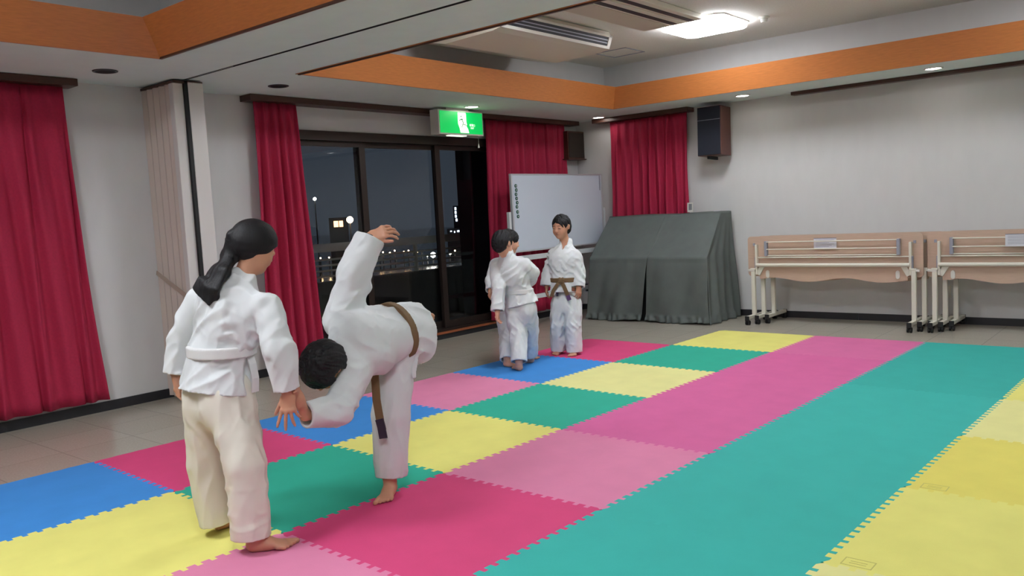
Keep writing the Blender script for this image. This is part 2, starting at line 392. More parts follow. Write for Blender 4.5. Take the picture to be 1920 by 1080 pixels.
# ------------------------------------------------------------------ ceiling fittings
def downlight(x, y, on, label):
    e = empty('downlight', (x, y, SZ)); tag(e, label, 'downlight', 'lit round ceiling downlights' if on else 'unlit round ceiling downlights')
    mb = MB(); n = 32; vs = []
    for r, z in ((.085, 0), (.083, -.006), (.072, -.008), (.064, -.001)):
        vs += [(r * math.cos(2 * math.pi * k / n), r * math.sin(2 * math.pi * k / n), z) for k in range(n)]
    mb._add(vs, [[j * n + k, j * n + (k + 1) % n, (j + 1) * n + (k + 1) % n, (j + 1) * n + k] for j in range(3) for k in range(n)])
    mb.build('trim_ring', M['plastic_w'] if on else M['black_base'], e, smooth=True)
    MB().cyl((0, 0, -.003), (0, 0, -.001), .066, seg=32).build('lamp_disc', M['spot_on'] if on else M['dark'], e)
downlight(-.898, .709, False, 'unlit round black downlight left of the folded partition')
downlight(-.836, 2.101, False, 'unlit round black downlight above the narrow curtain left of the windows')
downlight(-.958, 4.60, True, 'lit downlight directly above the green exit sign')
downlight(-.882, 6.90, True, 'lit downlight in the corner between the two far curtains')
downlight(1.133, 6.735, True, 'lit downlight right of the blue-black wall speaker')
downlight(3.067, 6.70, True, 'lit downlight beside the slim dark ceiling track')
def ceiling_light(x, y, label, pm=None):
    e = empty('ceiling_light', (x, y, CZ)); tag(e, label, 'ceiling light', 'square ceiling light panels')
    h = .335; c = .07
    oc = [(-h + c, -h), (h - c, -h), (h, -h + c), (h, h - c), (h - c, h), (-h + c, h), (-h, h - c), (-h, -h + c)]
    MB().prism([(a * 1.0, b * 1.0, -.012) for a, b in oc], (0, 0, .012)).build('housing', M['plastic_w'], e)
    MB().prism([(a * .94, b * .94, -.055) for a, b in oc], (0, 0, .043)).build('diffuser', pm or M['panel'], e)
ceiling_light(1.37, 5.40, 'bright white square ceiling light with cut corners between the air conditioners and the back wall')
ceiling_light(4.60, 5.40, 'square ceiling light beyond the right edge of the photo', M['panel_right'])
ceiling_light(1.37, 2.75, 'square ceiling light above the top edge of the photo')
ceiling_light(4.60, 2.75, 'square ceiling light above the right top corner of the photo', M['panel_right'])
ceiling_light(4.6, -1.7, 'square ceiling light of the near coffer, above the camera', M['panel_near'])
ceiling_light(1.37, -1.7, 'square ceiling light near the window side, above the left edge of the photo', M['panel_near'])
# suspended air conditioner near the window side
ac = empty('air_conditioner', (0, 3.3, CZ)); tag(ac, 'cream suspended air conditioner with long dark outlet, nearer the window side', 'air conditioner', 'ceiling air conditioners')
def prof(x, z): return (x, 0, z - CZ)
pf = [prof(-.50, 3.045), (-.50, 0, -.04), prof(-.40, 2.925), prof(-.04, 2.85), prof(.50, 2.865), prof(.585, 2.88), prof(.63, 3.0), prof(.60, 3.045)]
MB().prism(pf, (0, 1.62, 0)).build('body', M['ac'], ac)
fr2 = MB()
def onface(t, off=0):   # points on the outlet face, t from the lower to the upper edge
    return (.585 + .045 * t + off, 2.88 - CZ + .12 * t)
for (y0, y1, t0, t1) in ((.0, 1.62, 0, .2), (.0, 1.62, .85, 1.0), (0, .05, 0, 1), (1.57, 1.62, 0, 1)):
    a = onface(t0, .0); b = onface(t1, .0); a2 = onface(t0, .014); b2 = onface(t1, .014)
    fr2.prism([(a[0], y0, a[1]), (a2[0], y0, a2[1]), (b2[0], y0, b2[1]), (b[0], y0, b[1])], (0, y1 - y0, 0))
fr2.build('outlet_frame', M['plastic_w'], ac)
a = onface(.2, .002); b = onface(.85, .002)
MB().prism([(a[0], .05, a[1]), (a[0] + .003, .05, a[1]), (b[0] + .003, .05, b[1]), (b[0], .05, b[1])], (0, 1.52, 0)).build('outlet', M['ac_dark'], ac)
for t in (.42, .64):
    a = onface(t, .010); MB().box((a[0] - .012, .05, a[1] - .004), (a[0], 1.57, a[1] + .004)).build('louvre', M['grey_pl'], ac)
MB().box((-.3, .12, 2.925 - CZ - .0), (-.05, 1.5, 2.935 - CZ)).build('intake_panel', M['ac'], ac)
# recessed cassette air conditioner beside it
a2 = empty('air_conditioner', (.93, 3.3, CZ - .004)); tag(a2, 'flat beige cassette air conditioner with dark slots beside the bright ceiling light', 'air conditioner', 'ceiling air conditioners')
MB().box((0, 0, -.045), (.62, 1.72, 0), .008).build('body', M['ac'], a2)
MB().box((.03, .04, -.05), (.30, 1.68, -.044)).build('intake_panel', mat('intake_beige', (206, 195, 178), .6, bump=.3, bscale=90), a2)
for x in (.33, .50): MB().box((x, .05, -.049), (x + .055, 1.67, -.044)).build('slot', M['ac_dark'], a2)
MB().box((.405, .05, -.055), (.47, 1.67, -.044), .003).build('louvre', M['ac'], a2)
# access hatch frame
hf = MB(); X0, X1, Y0, Y1 = -.13, .27, 5.75, 6.15
for lo, hi in (((X0, Y0), (X1, Y0 + .012)), ((X0, Y1 - .012), (X1, Y1)), ((X0, Y0), (X0 + .012, Y1)), ((X1 - .012, Y0), (X1, Y1))):
    hf.box((lo[0], lo[1], CZ - .006), (hi[0], hi[1], CZ))
tag(hf.build('ceiling_hatch', M['grey_pl']), 'thin square frame of an access hatch in the ceiling beside the suspended air conditioner', 'hatch')
sd = empty('smoke_detector', (1.87, 5.62, CZ)); tag(sd, 'small white round smoke detector on the ceiling right of the square light', 'smoke detector')
MB().cyl((0, 0, -.02), (0, 0, 0), .05, seg=24, bev=.004).build('base', M['plastic_w'], sd, smooth=True)
MB().cyl((0, 0, -.05), (0, 0, -.02), .028, .036, seg=20).build('sensor', M['plastic_w'], sd, smooth=True)

# ------------------------------------------------------------------ exit sign
es = empty('exit_sign', (-1.17, 4.24, 2.47)); tag(es, 'glowing green emergency exit sign with a running figure, hung under the ceiling over the windows', 'exit sign')
def epart(mb, name, m, par=es, smooth=False):
    o = mb.build(name, m, None, smooth=smooth, local=(-1.17, 4.24, 2.47)); o.parent = par; return o
SY0, SY1, SZ0, SZ1, SX = 4.235, 4.935, 2.215, 2.475, -1.10
epart(MB().box((SX - .13, SY0, SZ0), (SX - .004, SY1, SZ1), .006), 'housing', M['plastic_w'])
epart(MB().box((SX - .10, SY0 + .15, SZ1 - .002), (SX - .03, SY1 - .2, SZ - .001)), 'mounting_plate', M['plastic_w'])
epart(MB().box((SX - .10, SY0 + .2, SZ0 - .008), (SX - .03, SY1 - .25, SZ0 + .002)), 'lamp_strip', M['sign_w'])
face = epart(MB().box((SX - .006, SY0 + .018, SZ0 + .016), (SX, SY1 - .018, SZ1 - .016)), 'face', M['sign_g'])
W_, H_ = SY1 - SY0 - .036, SZ1 - SZ0 - .032
def sp(u, v): return (SX + .001, SY0 + .018 + u * W_, SZ0 + .016 + v * H_)
pic = MB()
pic.prism([sp(*q) for q in ((.41, .97), (.60, .97), (.605, .55), (.62, .42), (.60, .38), (.64, .2), (.66, .03), (.46, .03), (.44, .25), (.41, .45))], (.002, 0, 0))
epart(pic, 'doorway_mark', M['sign_w'])
mk = MB()
def stroke(a, b, wd):
    a = np.array(a); b = np.array(b); d = (b - a) * [W_, H_]; n = np.array([-d[1], d[0]]); n = n / np.linalg.norm(n) * wd / [W_, H_]
    mk.prism([(SX + .0035,) + sp(*q)[1:] for q in (a + n, b + n, b - n, a - n)], (.002, 0, 0))
for s_ in (((.475, .82), (.49, .76), .007), ((.43, .58), (.475, .66), .004), ((.475, .66), (.53, .66), .004), ((.50, .66), (.53, .50), .005), ((.53, .50), (.49, .28), .004), ((.53, .42), (.60, .41), .004), ((.475, .66), (.505, .66), .006)):
    stroke(*s_)
epart(mk, 'running_figure', mat('sign_dark_green', (0, 90, 50), .5, emit=(0, 90, 50), estr=.06))
def text_mesh(txt, size, name):
    cu = bpy.data.curves.new(name, 'FONT'); cu.body = txt; cu.size = size; cu.extrude = .0006; cu.align_x = 'CENTER'
    ob = bpy.data.objects.new(name, cu); COL.objects.link(ob)
    dg = bpy.context.evaluated_depsgraph_get(); me = bpy.data.meshes.new_from_object(ob.evaluated_get(dg))
    bpy.data.objects.remove(ob); return me
rotsign = Matrix(((0, 0, 1, 0), (1, 0, 0, 0), (0, 1, 0, 0), (0, 0, 0, 1)))
for txt, sz, u, v in (('非常口', .030, .745, .36), ('EXIT', .026, .745, .235)):
    me = text_mesh(txt, sz, 'lettering'); me.transform(rotsign); p = sp(u, v)
    me.transform(Matrix.Translation(Vector((p[0] + .001, p[1], p[2])) - Vector((-1.17, 4.24, 2.47)))); me.materials.clear()
    o = link('lettering', me, M['sign_w'], es)
pc = MB(); pc.cyl((-1.12, 4.86, 2.13), (-1.12, 4.86, 2.22), .0015, seg=6).cyl((-1.12, 4.86, 2.085), (-1.12, 4.86, 2.13), .011, .003, seg=12)
epart(pc, 'pull_cord', M['plastic_w'])

# ------------------------------------------------------------------ wall speakers
s1 = empty('wall_speaker', (.5, 6.86, 1.89)); s1.rotation_euler = (math.radians(-2), 0, 0)
tag(s1, 'wall speaker with blue-black cloth front and reddish wood sides on the back wall', 'speaker')
MB().box((0, .012, 0), (.295, .27, .56), .004).build('cabinet', M['spk_side'], s1)
MB().box((.006, 0, .006), (.289, .014, .554), .003).build('grille', M['spk'], s1)
MB().box((.006, -.001, .405), (.289, .001, .410)).build('trim_line', M['grey_pl'], s1)
MB().box((.09, .07, -.035), (.115, .30, .0)).build('bracket', M['rubber'], s1)
s2 = empty('wall_speaker', (-1.3, 6.79, 2.0)); tag(s2, 'small dark brown speaker box on the window wall in the corner', 'speaker')
MB().box((-.147, 0, .012), (0, .37, .37), .004).build('cabinet', M['wood_d'], s2)
MB().box((-.002, .02, .03), (.006, .35, .35)).build('grille', mat('brown_cloth', (46, 36, 30), .9, bump=.4, bscale=400), s2)
MB().box((-.147, -.012, 0), (.015, .39, .014), .003).build('shelf_ledge', M['wood_d'], s2)

# ------------------------------------------------------------------ whiteboard on its stand
X = -.95
wb = empty('whiteboard', (X, 5.18, FZ)); tag(wb, 'white mobile whiteboard on a wheeled stand in front of the curtain in the corner', 'whiteboard')
def wpt(mb, name, m, par=wb, smooth=False):
    o = mb.build(name, m, None, smooth=smooth, local=(X, 5.18, FZ)); o.parent = par; return o
wpt(MB().box((X - .02, 5.19, .905), (X, 7.0, 1.78)), 'board', M['wb'])
f = MB()
f.box((X - .026, 5.175, .895), (X + .005, 5.20, 1.79), .003).box((X - .026, 6.985, .895), (X + .005, 7.01, 1.79), .003)
f.box((X - .026, 5.20, 1.772), (X + .005, 6.985, 1.79), .003).box((X - .026, 5.20, .895), (X + .005, 6.985, .913), .003)
wpt(f, 'board_frame', M['wb_frame'])
for y in (5.125, 7.035):
    g = MB().box((X - .03, y - .018, FZ + .06), (X + .01, y + .018, 1.36), .004)
    wpt(g, 'upright', M['stand'])
    ft = wpt(MB().box((X - .26, y - .02, FZ + .055), (X + .12, y + .02, FZ + .09), .004), 'foot', M['stand'])
    for dx in (-.23, .09): wpt(MB().cyl((X + dx, y - .012, FZ + .026), (X + dx, y + .012, FZ + .026), .026, seg=16), 'caster', M['rubber'], ft, True)
wpt(MB().box((X - .005, 5.14, .80), (X + .045, 7.03, .855), .004), 'lower_rail', M['stand'])
wpt(MB().box((X - .02, 5.14, .335), (X + .015, 7.03, .385), .004), 'stretcher', M['stand'])
wpt(MB().box((X, 6.95, 1.58), (X + .008, 6.965, 1.77), .002), 'edge_clip', M['grey_pl'])
names = ['topmost', 'second', 'third', 'fourth', 'fifth', 'sixth', 'seventh', 'lowest']
zs = [1.652, 1.605, 1.557, 1.51, 1.462, 1.415, 1.357, 1.305]
mag0 = None
for k, z in enumerate(zs):
    if mag0 is None:
        n = 18; mb = MB(); vs = []
        for r, h in ((.021, 0), (.021, .006), (.017, .009), (.009, .009), (.007, .006)):
            vs += [(h, r * math.cos(2 * math.pi * i / n), r * math.sin(2 * math.pi * i / n)) for i in range(n)]
        fs = [[j * n + i, j * n + (i + 1) % n, (j + 1) * n + (i + 1) % n, (j + 1) * n + i] for j in range(4) for i in range(n)] + [[4 * n + i for i in range(n)]]
        mb._add(vs, fs); mag0 = mb.build('round_magnet', M['magnet'], None, smooth=True); mg = mag0
        wn = MB().ball((.007, 0, 0), .007, (.4, 1, 1)).build('pale_centre', M['plastic_w'], mag0)
    else: mg = copy_tree(mag0)
    mg.location = (X + .001, 5.255 + .006 * math.sin(k * 2.1) + .01 * k / 7, z)
    tag(mg, '%s of the eight dark green round magnets down the left side of the whiteboard' % names[k], 'magnet', 'green magnets on the whiteboard')

# ------------------------------------------------------------------ covered upright piano
pc_ = empty('covered_piano', (.05, 6.75, FZ)); tag(pc_, 'upright piano hidden under a dark grey-green cloth cover with a slit and ruffled hem', 'piano')
def cpart(mb, name, m, par=None, smooth=False):
    o = mb.build(name, m, None, smooth=smooth, local=(.05, 6.75, FZ)); o.parent = par or pc_; return o
cpart(MB().prism([(-.66, 6.42, FZ), (-.66, 6.42, .70), (-.66, 6.84, 1.20), (-.66, 7.04, 1.20), (-.66, 7.04, FZ)], (1.44, 0, 0)), 'piano_body', M['dark'])
def vnoise(x, y, s):
    return math.sin(x * 3.1 + s) * math.sin(y * 2.3 + s * 1.7) + .5 * math.sin(x * 7.3 + y * 4.1 + s * 2.3)
def cover_sheet(x0t, x1t, x0b, x1b, seed, push=0):
    """front cloth: from the top edge down the slope, over the keyboard edge, to the floor"""
    P = [(6.80, 1.228, 0), (6.60, 1.0, .25), (6.375, .742, .5), (6.355, .60, .58), (6.34, .30, .78), (6.33, .075, .93), (6.325, .07, .935), (6.31, FZ + .012, 1.0)]
    nu, nv = 90, 80; vs = []
    for j in range(nv + 1):
        t = j / nv
        for a, b in zip(P[:-1], P[1:]):
            if a[2] <= t <= b[2]: break
        f_ = (t - a[2]) / (b[2] - a[2]); y = a[0] + (b[0] - a[0]) * f_; z = a[1] + (b[1] - a[1]) * f_
        xa = x0t + (x0b - x0t) * t; xb = x1t + (x1b - x1t) * t
        for i in range(nu + 1):
            s = i / nu; x = xa + (xb - xa) * s
            low = max(0, (t - .5) / .5)
            d = .015 * vnoise(x * 4, t * 3, seed) * (.35 + .65 * low) + .016 * low * math.sin(x * 13 + seed + t * 3.0) + .012 * low * math.exp(-((s - .12) / .1) ** 2) * math.sin(t * 15 + s * 20)
            if t > .932: d += .017 * math.sin(x * 62 + 1.5 * math.sin(x * 17)) * min(1, (t - .932) / .03)
            if abs(t - .5) < .02: d += .006
            zz = z + (.012 * math.sin(x * 9 + seed) if t > .95 else 0) * (t - .95) / .05
            vs.append((x, y - d - push * t, max(FZ + .004, zz)))
    fs = [[j * (nu + 1) + i, j * (nu + 1) + i + 1, (j + 1) * (nu + 1) + i + 1, (j + 1) * (nu + 1) + i] for j in range(nv) for i in range(nu)]
    m_ = MB(); m_._add(vs, fs); o = cpart(m_, 'cover_flap', M['cover'], None, True)
    so = o.modifiers.new('thickness', 'SOLIDIFY'); so.thickness = .005; so.offset = 0
    return o
cover_sheet(-.71, .165, -.775, -.035, 3.0, .012)
cover_sheet(.09, .80, .030, .86, 7.4, 0)
# sides, top and back of the cover
def side_sheet(xt, xb, seed, name='cover_side'):
    nu, nv = 60, 60; vs = []
    for j in range(nv + 1):
        t = j / nv; z = 1.235 + (FZ + .004 - 1.235) * t
        yf = np.interp(z, [0, .742, 1.228], [6.32, 6.375, 6.80]) 
        for i in range(nu + 1):
            s = i / nu; y = yf + (7.07 - yf) * s; sg = 1 if xt > 0 else -1
            x = xt + (xb - xt) * t + sg * (.028 * t * math.sin(s * 24 + seed) + .012 * math.sin(s * 9 + t * 4 + seed)) * min(1, s * 6 + .1) * min(1, t * 2)
            if t > .93: x += sg * .012 * math.sin(s * 50)
            vs.append((x, y, z))
    fs = [[j * (nu + 1) + i, j * (nu + 1) + i + 1, (j + 1) * (nu + 1) + i + 1, (j + 1) * (nu + 1) + i] for j in range(nv) for i in range(nu)]
    m_ = MB(); m_._add(vs, fs); o = cpart(m_, name, M['cover'], None, True)
    so = o.modifiers.new('thickness', 'SOLIDIFY'); so.thickness = .005; so.offset = 0
side_sheet(.80, .86, 2.0); side_sheet(-.71, -.775, 5.0)
tm = MB(); nu = 40; vs = []
for j in range(9):
    t = j / 8
    for i in range(nu + 1):
        s = i / nu; x = -.712 + 1.514 * s; y = 6.80 + .265 * t; vs.append((x, y, 1.232 + .006 * t + .005 * math.sin(x * 7 + t * 4)))
tm._add(vs, [[j * (nu + 1) + i, j * (nu + 1) + i + 1, (j + 1) * (nu + 1) + i + 1, (j + 1) * (nu + 1) + i] for j in range(8) for i in range(nu)])
o = cpart(tm, 'cover_top', M['cover'], None, True); so = o.modifiers.new('thickness', 'SOLIDIFY'); so.thickness = .006
cpart(MB().box((.70, 6.83, 1.243), (.76, 6.88, 1.249)), 'paper_tag', M['paper'])
df = empty('framed_display', (.30, 7.02, 1.243)); df.rotation_euler = (math.radians(-6), 0, .25); tag(df, 'small white framed display standing on top of the covered piano', 'display')
m_ = MB()
m_.box((-.035, -.006, 0), (-.020, .006, .115), .002).box((.020, -.006, 0), (.035, .006, .115), .002).box((-.035, -.006, .1), (.035, .006, .115), .002).box((-.035, -.006, 0), (.035, .006, .025), .002)
m_.build('frame', M['plastic_w'], df)
MB().box((-.021, -.002, .02), (.021, .004, .102)).build('screen', mat('grey_screen', (120, 122, 124), .3), df)

# ------------------------------------------------------------------ folded tables
def folding_table():
    """origin: floor under the left front caster end; 1.80 m wide, top tipped up vertical"""
    t = empty('folding_table'); Wd = 1.80
    def P(mb, name, m, par=t, smooth=False): return mb.build(name, m, par, smooth=smooth)
    # rounded tabletop
    z0, z1, r = .52, .957, .035; pts = []
    for cx, cz, a0 in ((Wd - r, z1 - r, 0), (r, z1 - r, 90), (r, z0 + r, 180), (Wd - r, z0 + r, 270)):
        for k in range(6): a = math.radians(a0 + 18 * k); pts.append((cx + r * math.cos(a), .243, cz + r * math.sin(a)))
    P(MB().prism(pts, (0, .022, 0)), 'tabletop', M['beige'])
    # wavy modesty panel
    mp = []; n = 60
    for k in range(n + 1):
        x = .14 + (Wd - .28) * k / n; mp.append((x, .226, .485 + .022 * math.sin(math.pi * 4 * (k / n) + .35) * (1 if 3 < k < n - 3 else .6)))
    mp += [(Wd - .13, .226, .615), (.13, .226, .615)]
    P(MB().prism(mp, (0, .012, 0)), 'modesty_panel', M['beige'])
    P(MB().cyl((.11, .199, .645), (Wd - .11, .199, .645), .019, seg=18), 'crossbar', M['steel_w'], smooth=True)
    P(MB().cyl((.09, .226, .725), (Wd - .09, .226, .725), .0075, seg=10), 'stay_rod', M['steel_w'], smooth=True)
    rk = P(MB().box((.205, .20, .742), (.235, .243, .905), .004), 'shelf_bracket', M['grey_pl']); P(MB().box((Wd - .235, .20, .742), (Wd - .205, .243, .905), .004), 'shelf_bracket', M['grey_pl'])
    for y, z in ((.205, .895), (.205, .815), (.225, .745)):
        P(MB().cyl((.23, y, z), (Wd - .23, y, z), .0065, seg=10), 'shelf_rod', M['steel_w'], rk, True)
    for s in (0, 1):
        x = .075 if s == 0 else Wd - .075; sg = 1 if s == 0 else -1
        lg = P(MB().box((x - .022, .182, .075), (x + .022, .222, .60), .006).box((x - .03, .180, .592), (x + .03, .228, .61), .004), 'leg', M['steel_w'])
        P(MB().box((x - .055 * (1 if s == 0 else -.4), .18, .575), (x + .055 * (.4 if s == 0 else 1), .21, .60), .005), 'leg_cap', M['plastic_w'], lg)
        fo = P(MB().box((x - .02, 0.0, .062), (x + .02, .52, .098), .005), 'foot', M['steel_w'])
        for yy in (0, .51): P(MB().box((x - .022, yy - .004, .045), (x + .022, yy + .014, .100), .004), 'end_cap', M['rubber'], fo)
        for yy in (.025, .495):
            c_ = P(MB().cyl((x - .022, yy, .026), (x - .006, yy, .026), .026, seg=16).cyl((x + .006, yy, .026), (x + .022, yy, .026), .026, seg=16).cyl((x - .008, yy, .03), (x + .008, yy, .03), .012, seg=10).cyl((x, yy, .03), (x, yy, .064), .007, seg=8), 'caster', M['rubber'], fo, True)
        br = MB().box((x + sg * .035 - .012, .20, .54), (x + sg * .035 + .012, .243, .87), .004).bar((x + sg * .045, .215, .54), (x + sg * .10, .215, .635), .012, .05)
        P(br, 'hinge_bracket', M['steel_w'])
        P(MB().box((x + sg * .02 - .008, .21, .60), (x + sg * .02 + .008, .29, .73), .003).box((x - .012, .232, .855), (x + .012, .244, .885), .002), 'latch', M['grey_pl'])
        hx = x + sg * .155
        hk = MB(); pl_ = []
        for k in range(20):
            a = 2 * math.pi * k / 20; pl_.append((hx + .019 * math.cos(a), .217, .545 + .036 * (1 if math.sin(a) > 0 else -1) * (1 - .0) * .5 + .024 * math.sin(a)))
        hk.prism(pl_, (0, .01, 0)); P(hk, 'hook_plate', M['plastic_w'])
    return t
ft = folding_table()
spots = [(1.165, 6.45, 'front'), (1.235, 6.545, 'mid'), (1.31, 6.64, 'rear'), (2.99, 6.50, 'front'), (3.06, 6.595, 'mid'), (3.135, 6.69, 'rear')]
lab = {0: 'nearest folded beige table of the left nest, with a paper notice on its rack', 1: 'middle folded table of the left nest, mostly hidden behind the noticed one', 2: 'rearmost folded table of the left nest, against the back wall',
       3: 'nearest folded beige table of the right nest, cut by the right edge', 4: 'middle folded table of the right nest', 5: 'rearmost folded table of the right nest, against the back wall'}
for k, (x, y, kd) in enumerate(spots):
    t = ft if k == 0 else copy_tree(ft)
    t.location = (x, y, FZ); tag(t, lab[k], 'table', 'folded flip-top tables on casters')
def notice(x, label):
    e = empty('paper_notice', (x, 6.678, .80)); tag(e, label, 'notice')
    MB().box((0, 0, 0), (.235, .002, .115)).build('sheet', M['paper'], e)
    lm = MB(); lm.box((0, -.001, .108), (.235, 0, .115))
    for k in range(6): lm.box((.02, -.0012, .092 - k * .014), (.02 + .19 * (1 - .13 * (k % 3)), -.0002, .095 - k * .014))
    lm.build('printed_lines', M['ink'], e)
notice(1.905, 'white printed notice behind the rods of the left folded table')
notice(3.665, 'white printed notice on the right folded table at the right edge')
# outlet and scuff
ou = empty('wall_outlet', (3.03, YB, .30)); tag(ou, 'cream wall outlet behind the right nest of folded tables', 'outlet')
MB().box((0, -.008, -.045), (.07, 0, .075), .002).build('plate', M['plastic_w'], ou)
MB().box((.025, -.011, -.005), (.045, -.007, .02), .001).build('socket', M['grey_pl'], ou)
o2 = empty('wall_outlet', (-1.38, YB, .29)); tag(o2, 'dark low outlet in the corner beside the covered piano', 'outlet')
MB().box((-.03, -.01, -.06), (.04, 0, .06), .002).build('plate', M['grey_pl'], o2)
for z in (-.04, .03): MB().box((-.015, -.014, z - .012), (.02, -.009, z + .012), .001).build('socket', M['rubber'], o2)

# ------------------------------------------------------------------ jigsaw foam mats
TH = 0.0284
def mp_(u, v):
    return np.array([u * math.cos(TH) + v * math.sin(TH), -u * math.sin(TH) + v * math.cos(TH)])
def fmat(name, col):
    m = mat(name, col, .8, noise=.035, nscale=5, bump=.35, bscale=420, spec=.25); return m
FC = {'blue': fmat('foam_blue', (64, 140, 214)), 'hot': fmat('foam_hot_pink', (214, 72, 124)), 'light': fmat('foam_light_pink', (220, 132, 168)),
      'rose': fmat('foam_rose', (212, 102, 156)), 'rose2': fmat('foam_rose_pale', (214, 110, 160)), 'yellow': fmat('foam_yellow', (228, 222, 124)), 'pale': fmat('foam_pale_yellow', (226, 222, 150)),
      'gold': fmat('foam_deep_yellow', (226, 214, 106)), 'green': fmat('foam_green', (46, 172, 146)), 'teal': fmat('foam_teal', (58, 178, 168)), 'teal2': fmat('foam_teal_dark', (54, 172, 162))}
jit = {}
def corner(u, v):
    if (u, v) not in jit:
        r = random.Random(u * 91 + v * 17 + 5)
        dv = {(2, 3): -.03, (2, 4): -.012, (2, 5): -.012, (3, 4): .008, (2, 1): -.01, (1, 0): .0}.get((u, v), 0)
        jit[(u, v)] = mp_(u + r.uniform(-.004, .004), v + dv + r.uniform(-.004, .004))
    return jit[(u, v)]
TILES = {}
c0 = {-1: 'blue', 0: 'hot', 1: 'blue', 2: 'light', 3: 'blue', 4: 'hot'}
c1 = {-1: 'yellow', 0: 'green', 1: 'yellow', 2: 'green', 3: 'pale', 4: 'green', 5: 'yellow'}
c2 = {-1: 'light', 0: 'hot', 1: 'light', 2: 'rose', 3: 'rose', 4: 'rose', 5: 'rose2'}
c3 = {0: 'teal', 1: 'teal', 2: 'teal', 3: 'teal', 4: 'teal2', 5: 'teal2'}
c4 = {0: 'pale', 1: 'yellow', 2: 'gold', 3: 'pale', 4: 'yellow', 5: 'gold'}
for u, cc in enumerate((c0, c1, c2, c3, c4)):
    for v, k in cc.items(): TILES[(u, v)] = k
def edge(A, B, kind, interior):
    """polyline from A to B with dovetail teeth when interior"""
    L = np.linalg.norm(B - A); d = (B - A) / L; n = np.array([-d[1], d[0]])
    g = .008
    if not interior:
        m_ = 22; return [A + d * L * k / m_ + n * .003 * math.sin(k * 2.4) for k in range(1, m_)]
    N = 15; p = (L - 2 * .03) / N; a = .0135; out = [A + d * g]
    for k in range(N):
        s0 = .03 + k * p
        for f_, h in ((.02, -a), (.46, -a), (.38, a), (1.10, a)) if False else ((.06, -a), (.44, -a), (.52, a), (.98, a)):
            dd = .005 if h > 0 else -.005
            # dovetail: mouth narrower than the head
            ff = f_ + (dd / p if f_ in (.98,) else (-dd / p if f_ == .52 else 0)) * 1.0
            out.append(A + d * (s0 + ff * p) + n * h)
    out.append(B - d * g)
    return out
ecache = {}
def get_edge(a, b, key, interior):
    if key not in ecache: ecache[key] = edge(corner(*a), corner(*b), None, interior)
    return ecache[key]
LBL = {
 (0, -1): 'blue foam mat at the left edge, nearest the camera', (0, 0): 'hot pink foam mat behind the legs of the ponytailed child', (0, 1): 'blue foam mat partly hidden under the joined hands of the two near children',
 (0, 2): 'light pink foam mat by the windows between the two far blue mats', (0, 3): 'blue foam mat under the feet of the far child seen from behind', (0, 4): 'hot pink foam mat under the far child facing the camera',
 (1, -1): 'yellow foam mat in the bottom left corner under the ponytailed child', (1, 0): 'green foam mat between the two near children', (1, 1): 'yellow foam mat right behind the bowing child', (1, 2): 'green foam mat between two yellow ones, beyond the bowing child',
 (1, 3): 'pale yellow foam mat in front of the far blue mat', (1, 4): 'green foam mat farthest along the window side, before the yellow end mat', (1, 5): 'yellow foam mat at the far end near the covered piano',
 (2, -1): 'light pink foam mat at the bottom edge under the ponytailed child\'s foot', (2, 0): 'large hot pink foam mat under the bowing child\'s bare foot', (2, 1): 'light pink foam mat joined beyond the nearest hot pink mat',
 (2, 2): 'rose pink foam mat adjoining the second light pink mat', (2, 3): 'rose pink foam mat in the middle of the run of rose mats', (2, 4): 'rose pink foam mat before the palest end one', (2, 5): 'rose pink foam mat at the far end of its row, near the folded tables',
 (3, 0): 'teal foam mat nearest the camera at the bottom edge', (3, 1): 'second teal foam mat from the camera, beside the near light pink mat', (3, 2): 'third teal foam mat from the camera', (3, 3): 'fourth teal foam mat from the camera, beside the deep yellow mat', (3, 4): 'fifth teal foam mat from the camera', (3, 5): 'farthest teal foam mat, toward the right nest of tables',
 (4, 0): 'pale yellow foam mat in the bottom right corner', (4, 1): 'large yellow foam mat at the right edge, second from the camera', (4, 2): 'deep yellow foam mat at the right edge', (4, 3): 'pale yellow foam mat at the right edge beyond the deep yellow one', (4, 4): 'yellow foam mat at the right edge, farthest of its row', (4, 5): 'deep yellow foam mat outside the right edge at the far end'}
for (u, v), col in TILES.items():
    if (u, v) == (4, 5): continue
    pts = []
    def has(a, b): return (a, b) in TILES
    e1 = get_edge((u, v), (u + 1, v), ('u', u, v), has(u, v - 1))
    e2 = get_edge((u + 1, v), (u + 1, v + 1), ('v', u + 1, v), has(u + 1, v))
    e3 = get_edge((u, v + 1), (u + 1, v + 1), ('u', u, v + 1), has(u, v + 1))
    e4 = get_edge((u, v), (u, v + 1), ('v', u, v), has(u - 1, v))
    if not has(u, v - 1) and not has(u - 1, v): pts.append(corner(u, v))
    pts += e1 + e2 + e3[::-1] + e4[::-1]
    C_ = corner(u, v)
    mb = MB(); bmv = [mb.bm.verts.new((p[0] - C_[0], p[1] - C_[1], 0)) for p in pts]
    f_ = mb.bm.faces.new(bmv); 
    ext = bmesh.ops.extrude_face_region(mb.bm, geom=[f_]); vv = [g for g in ext['geom'] if isinstance(g, bmesh.types.BMVert)]
    bmesh.ops.translate(mb.bm, verts=vv, vec=(0, 0, -FZ - .0005))
    bmesh.ops.triangulate(mb.bm, faces=[g for g in mb.bm.faces if len(g.verts) > 4])
    o = mb.build('foam_mat', FC[col]); o.location = (C_[0], C_[1], FZ + .0005)
    tag(o, LBL[(u, v)], 'mat', 'jigsaw foam floor mats')
